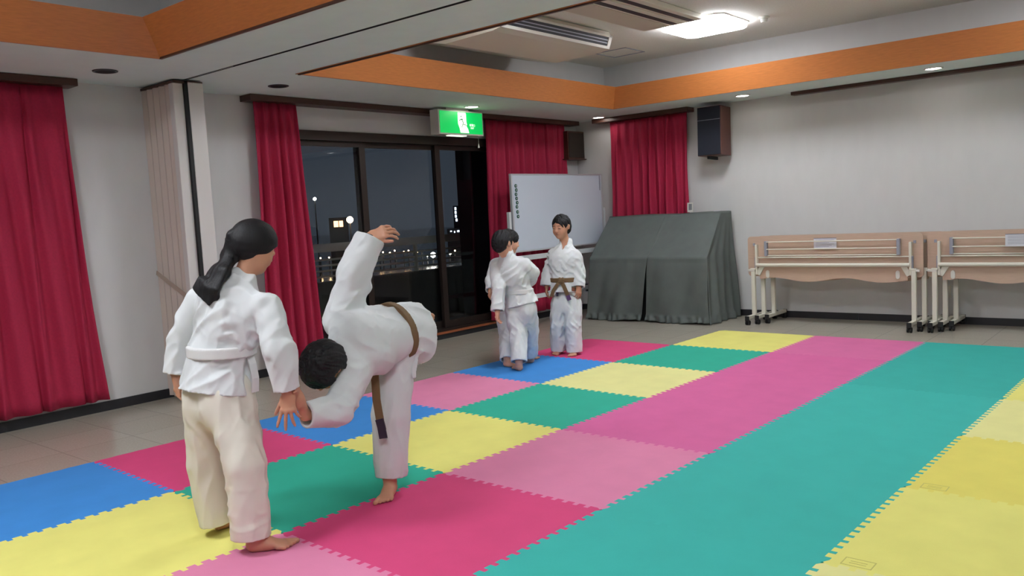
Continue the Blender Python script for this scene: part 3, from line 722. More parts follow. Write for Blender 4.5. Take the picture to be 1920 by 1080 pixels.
# embossed maker's stamps on the yellow mats
def stamp(u, v):
    c_ = mp_(u, v); e = MB(); a_ = .0006
    for lo, hi in (((-.055, -.035), (.055, -.031)), ((-.055, .031), (.055, .035)), ((-.055, -.035), (-.051, .035)), ((.051, -.035), (.055, .035)), ((-.03, -.012), (.03, -.008)), ((-.03, .006), (.03, .010))):
        e.box((lo[0], lo[1], 0), (hi[0], hi[1], a_))
    o = e.build('stamp_mark', mat('stamp_shade', (196, 188, 96), .7)); return o
for o_ in list(bpy.data.objects):
    if o_.name.startswith('foam_mat') and o_['label'].startswith(('large yellow', 'deep yellow foam mat at')):
        s_ = stamp(0, 0); s_.parent = o_; s_.location = (.11, .06, -FZ - .0005)

# ================================================================== people: implicit surfaces turned into meshes
def V3(*a): return np.array(a, float)
def nrm(v): v = np.asarray(v, float); return v / np.linalg.norm(v)
def U(px, py, d):
    """world point seen at a pixel at a distance along the camera axis (used to lay out joints)"""
    return CAM + ROT.T @ V3((px - 960) / FPX * d, (py - 540) / FPX * d, d)
def G(px, py, z=0.0):
    d = ROT.T @ V3((px - 960) / FPX, (py - 540) / FPX, 1.0); return CAM + d * (z - CAM[2]) / d[2]
RGT = nrm(ROT[0] * [1, 1, 0]); FWD = nrm(ROT[2] * [1, 1, 0]); UP = V3(0, 0, 1)
def hashn(i, j, k, s):
    h = (i * 374761393 + j * 668265263 + k * 2147483647 + s * 974634777) & 0xffffffff
    h = ((h ^ (h >> 13)) * 1274126177) & 0xffffffff
    return ((h ^ (h >> 16)) & 0xffff) / 32767.5 - 1
def vnoise3(P, s=0):
    I = np.floor(P).astype(np.int64); F = P - I; F = F * F * (3 - 2 * F); out = 0
    for a in (0, 1):
        for b in (0, 1):
            for c in (0, 1):
                w_ = (F[:, 0] if a else 1 - F[:, 0]) * (F[:, 1] if b else 1 - F[:, 1]) * (F[:, 2] if c else 1 - F[:, 2])
                out = out + w_ * hashn(I[:, 0] + a, I[:, 1] + b, I[:, 2] + c, s)
    return out
class Field:
    def __init__(s, lo, hi, h):
        s.lo = np.array(lo, float); s.h = h; s.n = np.ceil((np.array(hi) - s.lo) / h).astype(int) + 1
        s.D = np.full(s.n, 9.0, np.float32); s.later = []
    def _win(s, lo, hi):
        a = np.clip(np.floor((lo - s.lo) / s.h).astype(int), 0, s.n); b = np.clip(np.ceil((hi - s.lo) / s.h).astype(int) + 1, 0, s.n)
        ax = [(s.lo[i] + s.h * np.arange(a[i], b[i])).astype(np.float32) for i in range(3)]
        return tuple(slice(a[i], b[i]) for i in range(3)), ax[0][:, None, None], ax[1][None, :, None], ax[2][None, None, :]
    def _op(s, lo, hi, fn, k, op):
        m = .03 + k
        sl, x, y, z = s._win(np.array(lo) - m, np.array(hi) + m)
        if any(q.stop <= q.start for q in sl): return s
        d = fn(x, y, z).astype(np.float32); D = s.D[sl]
        if op == 'add':
            if k > 0:
                h = np.clip(.5 + .5 * (D - d) / k, 0, 1); s.D[sl] = D * (1 - h) + d * h - k * h * (1 - h)
            else: s.D[sl] = np.minimum(D, d)
        elif op == 'sub':
            if k > 0:
                h = np.clip(.5 - .5 * (D + d) / k, 0, 1); s.D[sl] = D * (1 - h) - d * h + k * h * (1 - h)
            else: s.D[sl] = np.maximum(D, -d)
        return s
    def seg(s, a, b, r0, r1=None, side=None, k=.02, flat=(0, 0), op='add'):
        """tapered elliptical limb; radii are numbers or (across side, across the other way)"""
        a = np.array(a, float); b = np.array(b, float); r1 = r0 if r1 is None else r1
        r0 = r0 if np.ndim(r0) else (r0, r0); r1 = r1 if np.ndim(r1) else (r1, r1)
        n = b - a; L = np.linalg.norm(n); n /= L
        if side is None: side = np.cross(n, V3(.13, .97, .2))
        ex = np.array(side, float); ex = nrm(ex - n * (ex @ n)); ey = np.cross(n, ex); R_ = max(*r0, *r1)
        def fn(x, y, z):
            x = x - a[0]; y = y - a[1]; z = z - a[2]
            t = x * n[0] + y * n[1] + z * n[2]; u = x * ex[0] + y * ex[1] + z * ex[2]; v = x * ey[0] + y * ey[1] + z * ey[2]
            f = np.clip(t / L, 0, 1); rx = r0[0] + (r1[0] - r0[0]) * f; ry = r0[1] + (r1[1] - r0[1]) * f; m = np.minimum(rx, ry)
            wv = t - f * L
            if flat[0]: wv = np.where(t < 0, 0, wv)
            if flat[1]: wv = np.where(t > L, 0, wv)
            d = np.sqrt((u * m / rx) ** 2 + (v * m / ry) ** 2 + wv * wv) - m
            if flat[0]: d = np.maximum(d, -t)
            if flat[1]: d = np.maximum(d, t - L)
            return d
        return s._op(np.minimum(a, b) - R_, np.maximum(a, b) + R_, fn, k, op)
    def chain(s, pts, rs, side=None, k=.02, flat=(0, 0), op='add'):
        n = len(pts) - 1
        for i in range(n):
            s.seg(pts[i], pts[i + 1], rs[i], rs[i + 1], side, k, (flat[0] if i == 0 else 0, flat[1] if i == n - 1 else 0), op)
        return s
    def ell(s, c, r, ax, k=.02, op='add'):
        """ellipsoid with radii r along the axes ax (3 unit vectors)"""
        c = np.array(c, float); A = [nrm(q) for q in ax]
        def fn(x, y, z):
            x = x - c[0]; y = y - c[1]; z = z - c[2]
            p = [x * q[0] + y * q[1] + z * q[2] for q in A]
            k0 = np.sqrt(sum((p[i] / r[i]) ** 2 for i in range(3))); k1 = np.sqrt(sum((p[i] / r[i] ** 2) ** 2 for i in range(3))) + 1e-6
            return k0 * (k0 - 1) / k1
        R_ = max(r); return s._op(c - R_, c + R_, fn, k, op)
    def plane(s, p, n, lo=None, hi=None):
        """cut away everything on the side n points to, inside the box lo..hi"""
        n = nrm(n); lo = s.lo if lo is None else lo; hi = s.lo + s.h * s.n if hi is None else hi
        sl, x, y, z = s._win(np.array(lo), np.array(hi))
        d = ((x - p[0]) * n[0] + (y - p[1]) * n[1] + (z - p[2]) * n[2]).astype(np.float32)
        s.D[sl] = np.maximum(s.D[sl], d); return s
    def folds(s, axis, flong, fcross, amp, seed, centre=None, rad=None, ridge=True):
        """crease noise stretched along an axis, optionally only near a point"""
        ii = np.argwhere(np.abs(s.D) < .03)
        P = s.lo + ii * s.h
        a = nrm(axis); e1 = nrm(np.cross(a, V3(.31, .22, .93) if abs(a[2]) < .9 else V3(1, .2, 0))); e2 = np.cross(a, e1)
        Q = np.stack([P @ a * flong, P @ e1 * fcross, P @ e2 * fcross], 1)
        Q = Q + .35 * np.stack([vnoise3(P * 9 + 3, seed + 11), vnoise3(P * 9 + 17, seed + 12), vnoise3(P * 9 + 29, seed + 13)], 1)
        n_ = vnoise3(Q, seed)
        f = (1 - 2.6 * np.abs(n_)) if ridge else n_
        w_ = 1
        if centre is not None: w_ = np.exp(-((P - centre) ** 2).sum(1) / (2 * rad * rad))
        s.D[tuple(ii.T)] -= (amp * f * w_).astype(np.float32); return s
    def hem(s, p, n, r, wall=.013, depth=.05, side=None, taper=.0, grow=.014):
        """cut the cloth square at p and hollow it, once the creases are in"""
        p = np.array(p, float); n = nrm(n); r = r if np.ndim(r) else (r, r)
        ro = (r[0] + grow, r[1] + grow); ri = (r[0] - wall, r[1] - wall); rt = (ri[0] * (1 - taper), ri[1] * (1 - taper))
        s.later.append(lambda: s.seg(p, p + n * .05, ro, ro, side, 0, (1, 1), 'sub'))
        s.later.append(lambda: s.seg(p - n * depth, p + n * .02, rt, ri, side, .004, (1, 1), 'sub')); return s
    def mesh(s, name):
        for fn in s.later: fn()
        D = s.D; h = s.h; D[0] = 9; D[-1] = 9; D[:, 0] = 9; D[:, -1] = 9; D[:, :, 0] = 9; D[:, :, -1] = 9
        S = D < 0; c = np.zeros(np.array(S.shape) - 1, np.uint8)
        nx, ny, nz = c.shape
        for a in (0, 1):
            for b in (0, 1):
                for e in (0, 1): c += S[a:a + nx, b:b + ny, e:e + nz]
        mask = (c > 0) & (c < 8); idx = np.full(c.shape, -1, np.int32); I = np.argwhere(mask); idx[mask] = np.arange(len(I))
        cor = [(a, b, e) for a in (0, 1) for b in (0, 1) for e in (0, 1)]
        val = {q: D[I[:, 0] + q[0], I[:, 1] + q[1], I[:, 2] + q[2]] for q in cor}
        pos = np.zeros((len(I), 3)); cnt = np.zeros(len(I))
        for q in cor:
            for ax in range(3):
                if q[ax] == 0:
                    q2 = list(q); q2[ax] = 1; q2 = tuple(q2); va, vb = val[q], val[q2]; cr = (va < 0) != (vb < 0)
                    t = np.where(cr, va / np.where(cr, va - vb, 1), 0); p = np.tile(np.array(q, float), (len(I), 1)); p[:, ax] += t
                    pos[cr] += p[cr]; cnt[cr] += 1
        pos = s.lo + h * (I + pos / cnt[:, None])
        F = []
        for ax in range(3):
            o1, o2 = [q for q in range(3) if q != ax]
            sa = [slice(1, -1)] * 3; sa[ax] = slice(0, -1); sb = [slice(1, -1)] * 3; sb[ax] = slice(1, None)
            A = S[tuple(sa)]; B = S[tuple(sb)]; E = np.argwhere(A != B)
            inside_a = A[tuple(E.T)]
            base = E.copy(); base[:, o1] += 1; base[:, o2] += 1
            def cell(d1, d2):
                q = base.copy(); q[:, o1] += d1; q[:, o2] += d2; return idx[tuple(q.T)]
            f = np.stack([cell(-1, -1), cell(0, -1), cell(0, 0), cell(-1, 0)], 1)
            flip = inside_a if ax != 1 else ~inside_a
            f = np.where(flip[:, None], f, f[:, ::-1]); F.append(f)
        F = np.concatenate(F); F = F[(F >= 0).all(1)]
        # light relaxation of the vertices
        me = bpy.data.meshes.new(name)
        me.vertices.add(len(pos)); me.vertices.foreach_set('co', pos.astype(np.float32).ravel())
        me.loops.add(len(F) * 4); me.loops.foreach_set('vertex_index', F.astype(np.int32).ravel())
        me.polygons.add(len(F)); me.polygons.foreach_set('loop_start', np.arange(0, len(F) * 4, 4, dtype=np.int32))
        me.polygons.foreach_set('loop_total', np.full(len(F), 4, np.int32)); me.polygons.foreach_set('use_smooth', np.ones(len(F), bool))
        me.update(calc_edges=True); me.validate()
        return me

M['skin'] = mat('skin', (200, 146, 118), .5, noise=.05, nscale=14, sub=.12)
M['skin_pale'] = mat('skin_fair', (214, 160, 134), .5, noise=.05, nscale=14, sub=.12)
M['gi'] = mat('white_cotton', (216, 219, 221), .85, bump=.3, bscale=700)
M['gi_cream'] = mat('cream_cotton', (220, 215, 202), .85, bump=.3, bscale=700)
M['belt_w'] = mat('white_belt', (216, 216, 216), .8, bump=.3, bscale=500)
M['belt_b'] = mat('brown_belt', (116, 90, 60), .75, bump=.4, bscale=500)
M['belt_tip'] = mat('belt_dark_tip', (46, 34, 54), .7)
M['belt_purple'] = mat('belt_purple_tip', (96, 62, 110), .7)
M['hair'] = mat('black_hair', (19, 18, 21), .58, bump=.9, bscale=220, stretch=(1, 1, .12), spec=.35)
M['feature'] = mat('dark_feature', (40, 26, 22), .6)
M['lip'] = mat('lip', (158, 92, 78), .5)

class Person:
    def __init__(s, label, base, group=None):
        s.e = empty('person', tuple(base)); s.base = np.array(base, float); tag(s.e, label, 'person', group)
    def put(s, f, name, m, parent=None, relax=1):
        me = f.mesh(name) if isinstance(f, Field) else f
        me.transform(Matrix.Translation(Vector(-s.base)))
        o = link(name, me, m, parent or s.e)
        if relax:
            md = o.modifiers.new('relax', 'SMOOTH'); md.factor = .5; md.iterations = relax
        return o
def head(f, c, fw, up, s=1.0, ears=True):
    fw = nrm(fw); up = nrm(np.array(up) - fw * (np.array(up) @ fw)); r = np.cross(fw, up)
    def L(a, b, c_): return c + s * (a * r + b * fw + c_ * up)
    ax = (r, fw, up)
    f.ell(L(0, -.012, .020), (.073 * s, .090 * s, .083 * s), ax, .01)
    f.ell(L(0, .022, -.034), (.056 * s, .062 * s, .070 * s), ax, .03)
    f.ell(L(0, .052, -.084), (.024 * s, .022 * s, .018 * s), ax, .025)
    for q in (-1, 1):
        f.ell(L(q * .029, .050, -.036), (.026 * s, .027 * s, .030 * s), ax, .02)
        f.ell(L(q * .030, .089, -.002), (.016 * s, .008 * s, .009 * s), ax, .008, 'sub')
        f.ell(L(q * .030, .073, -.002), (.014 * s, .011 * s, .010 * s), ax, .004)
        if ears:
            f.seg(L(q * .074, -.012, .010), L(q * .072, -.010, -.022), (.007 * s, .017 * s), (.006 * s, .012 * s), r + .35 * q * fw, .008)
            f.ell(L(q * .083, -.008, .0), (.005 * s, .009 * s, .014 * s), ax, .004, 'sub')
    f.seg(L(0, .078, .0), L(0, .092, -.028), .006 * s, .0105 * s, k=.012)
    for q in (-1, 1): f.ell(L(q * .009, .086, -.030), (.006 * s, .007 * s, .006 * s), ax, .006)
    f.seg(L(-.014, .079, -.052), L(.014, .079, -.052), .0065 * s, k=.008)
    f.seg(L(-.017, .0865, -.0525), L(.017, .0865, -.0525), .0018 * s, k=.002, op='sub')
    return L, r, fw, up
def face_marks(P, L, r, fw, up, s, look_down=True):
    """eyelids, brows and lips as parts of the person"""
    for q in (-1, 1):
        mb = MB()
        pts = [L(q * x, .0842 - .012 * (abs(x - .030) / .014) ** 2 * .5, -.004 + .0025 * (1 - ((x - .030) / .013) ** 2)) for x in (.017, .022, .027, .032, .037, .042)]
        for a, b in zip(pts[:-1], pts[1:]): mb.cyl(a, b, .0020 * s, seg=8)
        o = mb.build('eye', M['feature'], None, smooth=True, local=P.base); o.parent = P.e
        mb = MB(); pts = [L(q * x, .084 - .020 * ((x - .026) / .02) ** 2 * .45, .018 + .003 * (1 - ((x - .032) / .016) ** 2)) for x in (.014, .021, .028, .035, .043)]
        for a, b in zip(pts[:-1], pts[1:]): mb.cyl(a, b, .0018 * s, seg=8)
        o = mb.build('eyebrow', M['hair'], None, smooth=True, local=P.base); o.parent = P.e
    mb = MB(); pts = [L(x, .0862 - .010 * (x / .017) ** 2, -.0515 - .001 * (x / .017) ** 2) for x in (-.017, -.009, 0, .009, .017)]
    for a, b in zip(pts[:-1], pts[1:]): mb.cyl(a, b, .0026 * s, seg=8)
    o = mb.build('lips', M['lip'], None, smooth=True, local=P.base); o.parent = P.e
def short_hair(P, c, fw, up, s, seed, h=.004, fringe=.028, puff=0.0):
    fw = nrm(fw); up = nrm(np.array(up) - fw * (np.array(up) @ fw)); r = np.cross(fw, up); ax = (r, fw, up)
    def L(a, b, c_): return c + s * (a * r + b * fw + c_ * up)
    f = Field(c - .15, c + .15, h); p = puff
    f.ell(L(0, -.014, .022), ((.082 + p) * s, (.100 + p) * s, (.093 + p) * s), ax, .0)
    f.ell(L(0, -.040, -.022), ((.070 + p) * s, (.062 + p) * s, (.066) * s), ax, .03)
    f.ell(L(0, .088, fringe - .078), (.075 * s, .062 * s, .080 * s), ax, .008, 'sub')     # opening for the face
    for q in (-1, 1): f.ell(L(q * .082, .004, -.032), (.030 * s, .030 * s, .042 * s), ax, .01, 'sub')
    f.plane(L(0, 0, -.078), -up + .35 * fw)
    # strands run down from the crown
    f.folds(up + .3 * fw, 6, 75, .0042, seed); f.folds(up, 4, 34, .0038, seed + 5, ridge=False)
    return P.put(f, 'hair', M['hair'], relax=0)
def foot(f, heel, d, L=.21, ankle=None, right=True, tilt=0, up=UP):
    """heel: ground point under the back of the heel; d: toe direction"""
    d = nrm(d); up = nrm(up); t = np.cross(d, up) * (1 if right else -1)      # t points to the little toe side
    s = L / .21
    def Q(a, b, c_): return np.array(heel) + s * (a * d + b * t + c_ * up)
    f.seg(Q(.028, 0, .027), Q(.08, .002, .030), (.027 * s, .027 * s), (.028 * s, .026 * s), t, .02)
    f.seg(Q(.07, .0, .030), Q(.145, .003, .016), (.026 * s, .026 * s), (.040 * s, .015 * s), t, .025)
    if ankle is not None:
        f.seg(Q(.042, 0, .045), ankle, (.024 * s, .028 * s), .030 * s, t, .03)
        for q in (-1, 1): f.ell(Q(.045, q * .024, .062), (.009 * s, .009 * s, .009 * s), (d, t, up), .012)
    for i, (b0, ln, r) in enumerate(((-.027, .050, .0125), (-.009, .045, .0088), (.006, .040, .0082), (.020, .033, .0078), (.033, .026, .0076))):
        f.seg(Q(.148 - .006 * i, b0, .014), Q(.150 - .006 * i + ln, b0 * 1.12, .010), r * s, r * .92 * s, k=.006)
def hand(f, w, d, n, right=True, s=.85, spread=.16, curl=(.15, .2, .2), thumb=.6, fingers=4, thumb_curl=.2):
    """w wrist, d toward the fingers, n normal of the back of the hand"""
    d = nrm(d); n = nrm(np.array(n) - d * (np.array(n) @ d)); t = np.cross(d, n) * (1 if right else -1)   # thumb side for a right hand: d x n
    def Q(a, b, c_=0): return np.array(w) + s * (a * d + b * t + c_ * n)
    f.seg(Q(-.03, 0), Q(.012, 0), (.024 * s, .019 * s), (.026 * s, .017 * s), t, .012)
    f.seg(Q(.012, 0), Q(.070, 0), (.029 * s, .015 * s), (.037 * s, .0125 * s), t, .015)
    f.ell(Q(.030, .022, -.006), (.026 * s, .016 * s, .015 * s), (d, t, n), .012)
    for i in range(fingers):
        b0 = (.029, .010, -.009, -.027)[i]; ln = (.034, .038, .035, .027)[i]; r = (.0085, .0088, .0083, .0072)[i] * s
        a = spread * (1.5, .5, -.5, -1.5)[i]; dv = math.cos(a) * d + math.sin(a) * t; ang = 0; p = Q(.074 - .004 * abs(i - 1), b0, .002)
        f.ell(p, (r * 1.15,) * 3, (d, t, n), .008)
        cc = curl[i] if np.ndim(curl[0]) else curl
        for j in range(3):
            ang += cc[j] if np.ndim(curl[0]) == 0 else cc[j]
            q = p + s * ln * (1, .72, .58)[j] * (math.cos(ang) * dv - math.sin(ang) * n)
            f.seg(p, q, r * (1, .93, .85)[j], r * (.93, .85, .75)[j], k=.0035); p = q
    a = thumb; dv = math.cos(a) * d + math.sin(a) * t; p = Q(.018, .020, -.006); q = p + s * .036 * nrm(dv - .25 * n)
    f.seg(p, q, .0125 * s, .0105 * s, k=.010); dv2 = math.cos(a - thumb_curl) * d + math.sin(a - thumb_curl) * t
    p2 = q + s * .028 * nrm(dv2 - .2 * n); f.seg(q, p2, .0102 * s, .0092 * s, k=.004); p3 = p2 + s * .022 * nrm(dv2 - .1 * n); f.seg(p2, p3, .009 * s, .0072 * s, k=.003)
def bounds(pts, m=.12):
    A = np.array(pts); return A.min(0) - m, A.max(0) + m
def sleeve(f, sh, el, wr, r=(.062, .056, .050), k=.03):
    """loose sleeve with an open cuff"""
    n = nrm(np.array(wr) - el)
    f.seg(sh, el, r[0], r[1], None, k); f.seg(el, np.array(wr) + n * .006, r[1], r[2], None, .010, (0, 1)); f.hem(wr, n, r[2])
def leg_cloth(f, hip, kn, hem, r=(.095, .082, .074), k=.03, side=None, kl=.009):
    n = nrm(np.array(hem) - kn)
    r = [q if np.ndim(q) else (q, q) for q in r]
    km = np.array(hip) * .45 + np.array(kn) * .55; rm = tuple(.45 * r[0][i] + .55 * r[1][i] for i in (0, 1))
    f.seg(hip, km, r[0], rm, side, k); f.seg(km, kn, rm, r[1], side, kl * 2); f.seg(kn, np.array(hem) + n * .006, r[1], r[2], side, kl, (0, 1)); f.hem(hem, n, r[2], .013, .06, side)
def ribbon(pts, nrmls, wd, th, name, m, P, parent=None):
    """flat belt end: a strip of constant width with thickness"""
    vs = []; n = len(pts)
    for i in range(n):
        t = nrm(np.array(pts[min(i + 1, n - 1)]) - pts[max(i - 1, 0)]); nn = np.array(nrmls[i] if np.ndim(nrmls[0]) else nrmls, float); nn = nrm(nn - t * (nn @ t)); b = np.cross(t, nn)
        for sx, sy in ((-1, -1), (1, -1), (1, 1), (-1, 1)): vs.append(np.array(pts[i]) + b * wd / 2 * sx + nn * th / 2 * sy)
    fs = [[4 * i + k, 4 * i + (k + 1) % 4, 4 * i + 4 + (k + 1) % 4, 4 * i + 4 + k] for i in range(n - 1) for k in range(4)] + [[3, 2, 1, 0], [4 * n - 4, 4 * n - 3, 4 * n - 2, 4 * n - 1]]
    mb = MB(); mb._add(vs, fs); o = mb.build(name, m, None, local=P.base); o.parent = parent or P.e; return o

# ------------------------------------------------------------------ the child with the ponytail
def build_girl():
    F = nrm(.54 * RGT + .84 * FWD); S = nrm(np.cross(F, UP))           # facing, own right
    D0 = 3.58
    hip = U(410, 745, D0); waist = U(410, 658, D0); chest = U(432, 585, D0 - .01); neck = U(450, 520, D0 - .02)
    hc = U(478, 462, D0 - .0)
    shL = U(372, 556, 3.68); shR = U(500, 572, 3.48)
    elL = U(340, 632, 3.72); wrL = U(330, 700, 3.72)
    elR = U(524, 655, 3.44); wrR = U(540, 735, 3.47)
    hipL = hip - S * .075; hipR = hip + S * .075
    fR = G(462, 1036); tR = G(560, 1022); fL = G(402, 997); tL = G(455, 978)
    ankR = fR + nrm(tR - fR) * .045 + UP * .085; ankL = fL + nrm(tL - fL) * .045 + UP * .085
    hemR = U(471, 1008, 3.47); hemL = U(405, 980, 3.69)
    knR = U(460, 876, 3.47); knL = U(388, 868, 3.66)
    P = Person('person with long black ponytail in white karate uniform seen from behind, beside the bowing child', (hip[0], hip[1], 0))
    fw = nrm(RGT * .82 + FWD * .55 - UP * .45)
    allp = [hc + UP * .12, fR, tR, tL, fL, elL, wrL - UP * .12, elR, wrR - UP * .14, wrR + RGT * .06, shR, hipL, hipR]
    lo, hi = bounds(allp, .06)
    f = Field(lo, hi, .0036)
    f.chain([hip, waist, chest, neck - UP * .03], [(.12, .085), (.105, .075), (.125, .08), (.07, .05)], S, .03)
    f.seg(shL, shR, .04, k=.03)
    f.seg(neck - UP * .02, hc - fw * .01 - UP * .045, .043, .044, k=.02)
    head(f, hc, fw, UP + .1 * RGT, 1.0, False)
    for sh, el, wr in ((shL, elL, wrL), (shR, elR, wrR)): f.chain([sh, el, wr], [.038, .031, .024], None, .02)
    for h_, k_, a_ in ((hipL, knL, ankL), (hipR, knR, ankR)): f.chain([h_, k_, a_], [.065, .046, .032], None, .03)
    foot(f, fR, tR - fR, .215, ankR, True); foot(f, fL, tL - fL, .205, ankL, False)
    hand(f, wrR + V3(0, 0, -.012), U(541, 800, 3.46) - wrR, -FWD - .1 * RGT, True, .92, .24, ((.05, .1, .1), (.12, .12, .1), (.25, .25, .2), (.5, .4, .3)), .75)
    hand(f, wrL + V3(0, 0, -.01), -UP + .05 * RGT, -RGT, False, .85, .06, (.3, .4, .4), .3)
    f.plane((0, 0, 0.0005), -UP)
    P.put(f, 'body', M['skin'], relax=1)
    # trousers
    f = Field(*bounds([fR + RGT * .1, fL - RGT * .1, hip + UP * .1 + .2 * RGT, hip - .2 * RGT, tR], .08), .0048)
    f.seg(hip + UP * .06, hip - UP * .03, (.150, .105), (.150, .115), S, .04)
    leg_cloth(f, hipL, knL, hemL, ((.086, .098), (.074, .082), (.070, .074)), .05, S); leg_cloth(f, hipR, knR, hemR, ((.086, .098), (.076, .084), (.076, .080)), .05, S)
    f.folds(UP, 3.0, 17, .0045, 3); f.folds(UP + .8 * RGT, 7, 22, .0032, 8, knR, .16); f.folds(RGT, 5, 26, .0040, 21, hemR + UP * .1, .10); f.folds(UP - .7 * RGT, 6, 18, .0045, 31, hip - UP * .12, .12)
    f.folds(nrm(V3(.15, .2, .95)), 2.2, 28, .0017, 81)
    P.put(f, 'trousers', M['gi_cream'], relax=0)
    # jacket
    f = Field(*bounds([shL, shR, elL, wrL, elR, wrR, hip + S * .22, hip - S * .22, neck + UP * .05], .12), .0048)
    wl_ = U(411, 655, D0)
    f.chain([wl_ - UP * .02, chest - UP * .03, chest + UP * .04], [(.148, .102), (.168, .115), (.150, .100)], S, .03)
    f.seg(chest + UP * .04, neck - UP * .02, (.150, .095), (.070, .062), S, .05)
    f.seg(shL - UP * .012, shR - UP * .012, .046, k=.06)
    sleeve(f, shL - UP * .01, elL, wrL, (.056, .056, .050), .018); sleeve(f, shR - UP * .01, elR, wrR + UP * .012, (.058, .060, .052), .018)
    sk0 = wl_ - UP * .0; sk1 = U(404, 734, D0)
    f.seg(sk0, sk1, (.142, .098), (.182, .138), S, .02, (0, 1)); f.hem(sk1 - nrm(sk1 - sk0) * .006, nrm(sk1 - sk0), (.182, .138), .014, .05, S, .14, .035)
    # collar band
    cn = neck - UP * .012 - F * .006
    for k in range(10):
        a0 = -2.3 + 4.6 * k / 10; a1 = -2.3 + 4.6 * (k + 1) / 10
        pf = lambda a: cn + S * .062 * math.sin(a) - F * .056 * math.cos(a) - UP * .020 * (1 - math.cos(a)) * .9
        rad_ = lambda a: S * math.sin(a) - F * math.cos(a)
        f.seg(pf(a0), pf(a1), (.008, .022), (.008, .022), rad_((a0 + a1) / 2), .006)
    f.folds(S * .8 + UP * .55, 4.5, 17, .0060, 5); f.folds(UP, 3, 16, .0050, 14, hip, .16); f.folds(UP + .4 * S, 5, 17, .0050, 15, elR, .16)
    f.folds(S - .6 * UP, 4, 16, .0085, 25, chest - UP * .06 + S * .08, .10)
    f.folds(nrm(V3(.5, .4, .75)), 2.4, 30, .0019, 71)
    P.put(f, 'jacket', M['gi'], relax=0)
    # belt
    f = Field(*bounds([wl_ + .2 * S, wl_ - .2 * S, wl_ + UP * .05], .14), .0045)
    f.seg(wl_ - UP * .024 + S * .014, wl_ + UP * .022 + S * .014, (.168, .126), (.168, .126), S, 0, (1, 1))
    P.put(f, 'belt', M['belt_w'])
    kp = wl_ + S * .150 + F * .03
    ribbon([kp, kp - UP * .06 + S * .02, kp - UP * .12 + S * .03, kp - UP * .18 + S * .022], S, .036, .006, 'belt_end', M['belt_w'], P)
    # hair: cap drawn back to a low tail
    up = nrm(UP + .1 * RGT - fw * ((UP + .1 * RGT) @ fw)); r = np.cross(fw, up); ax = (r, fw, up)
    def L(a, b, c_): return hc + a * r + b * fw + c_ * up
    tail = [L(0, -.100, .006), U(432, 480, 3.55), U(412, 510, 3.50), U(392, 540, 3.47), U(378, 556, 3.47)]
    f = Field(*bounds([hc + .13, hc - .13] + tail, .05), .004)
    f.ell(L(0, -.014, .022), (.082, .102, .094), ax, 0)
    f.ell(L(0, -.045, -.015), (.066, .055, .052), ax, .03)
    f.ell(L(0, .100, -.045), (.085, .080, .080), ax, .008, 'sub')
    f.ell(L(0, -.104, .008), (.024, .024, .024), ax, .012)
    f.chain(tail, [(.024, .022), (.040, .026), (.060, .027), (.070, .022), (.060, .008)], RGT * .8 + UP * .6, .02)
    f.folds(nrm(tail[3] - tail[0]), 5, 62, .005, 4, tail[2], .09, ridge=False); f.folds(fw + .3 * up, 5, 62, .003, 5, hc, .1, ridge=False)
    P.put(f, 'hair', M['hair'], relax=0)
    mb = MB(); c_ = L(0, -.106, .006); d_ = nrm(tail[1] - c_)
    mb.cyl(c_ + d_ * .012, c_ + d_ * .026, .027, seg=20); o = mb.build('hair_tie', M['rubber'], None, smooth=True, local=P.base); o.parent = P.e
    return wrR
girl_wrist = build_girl()

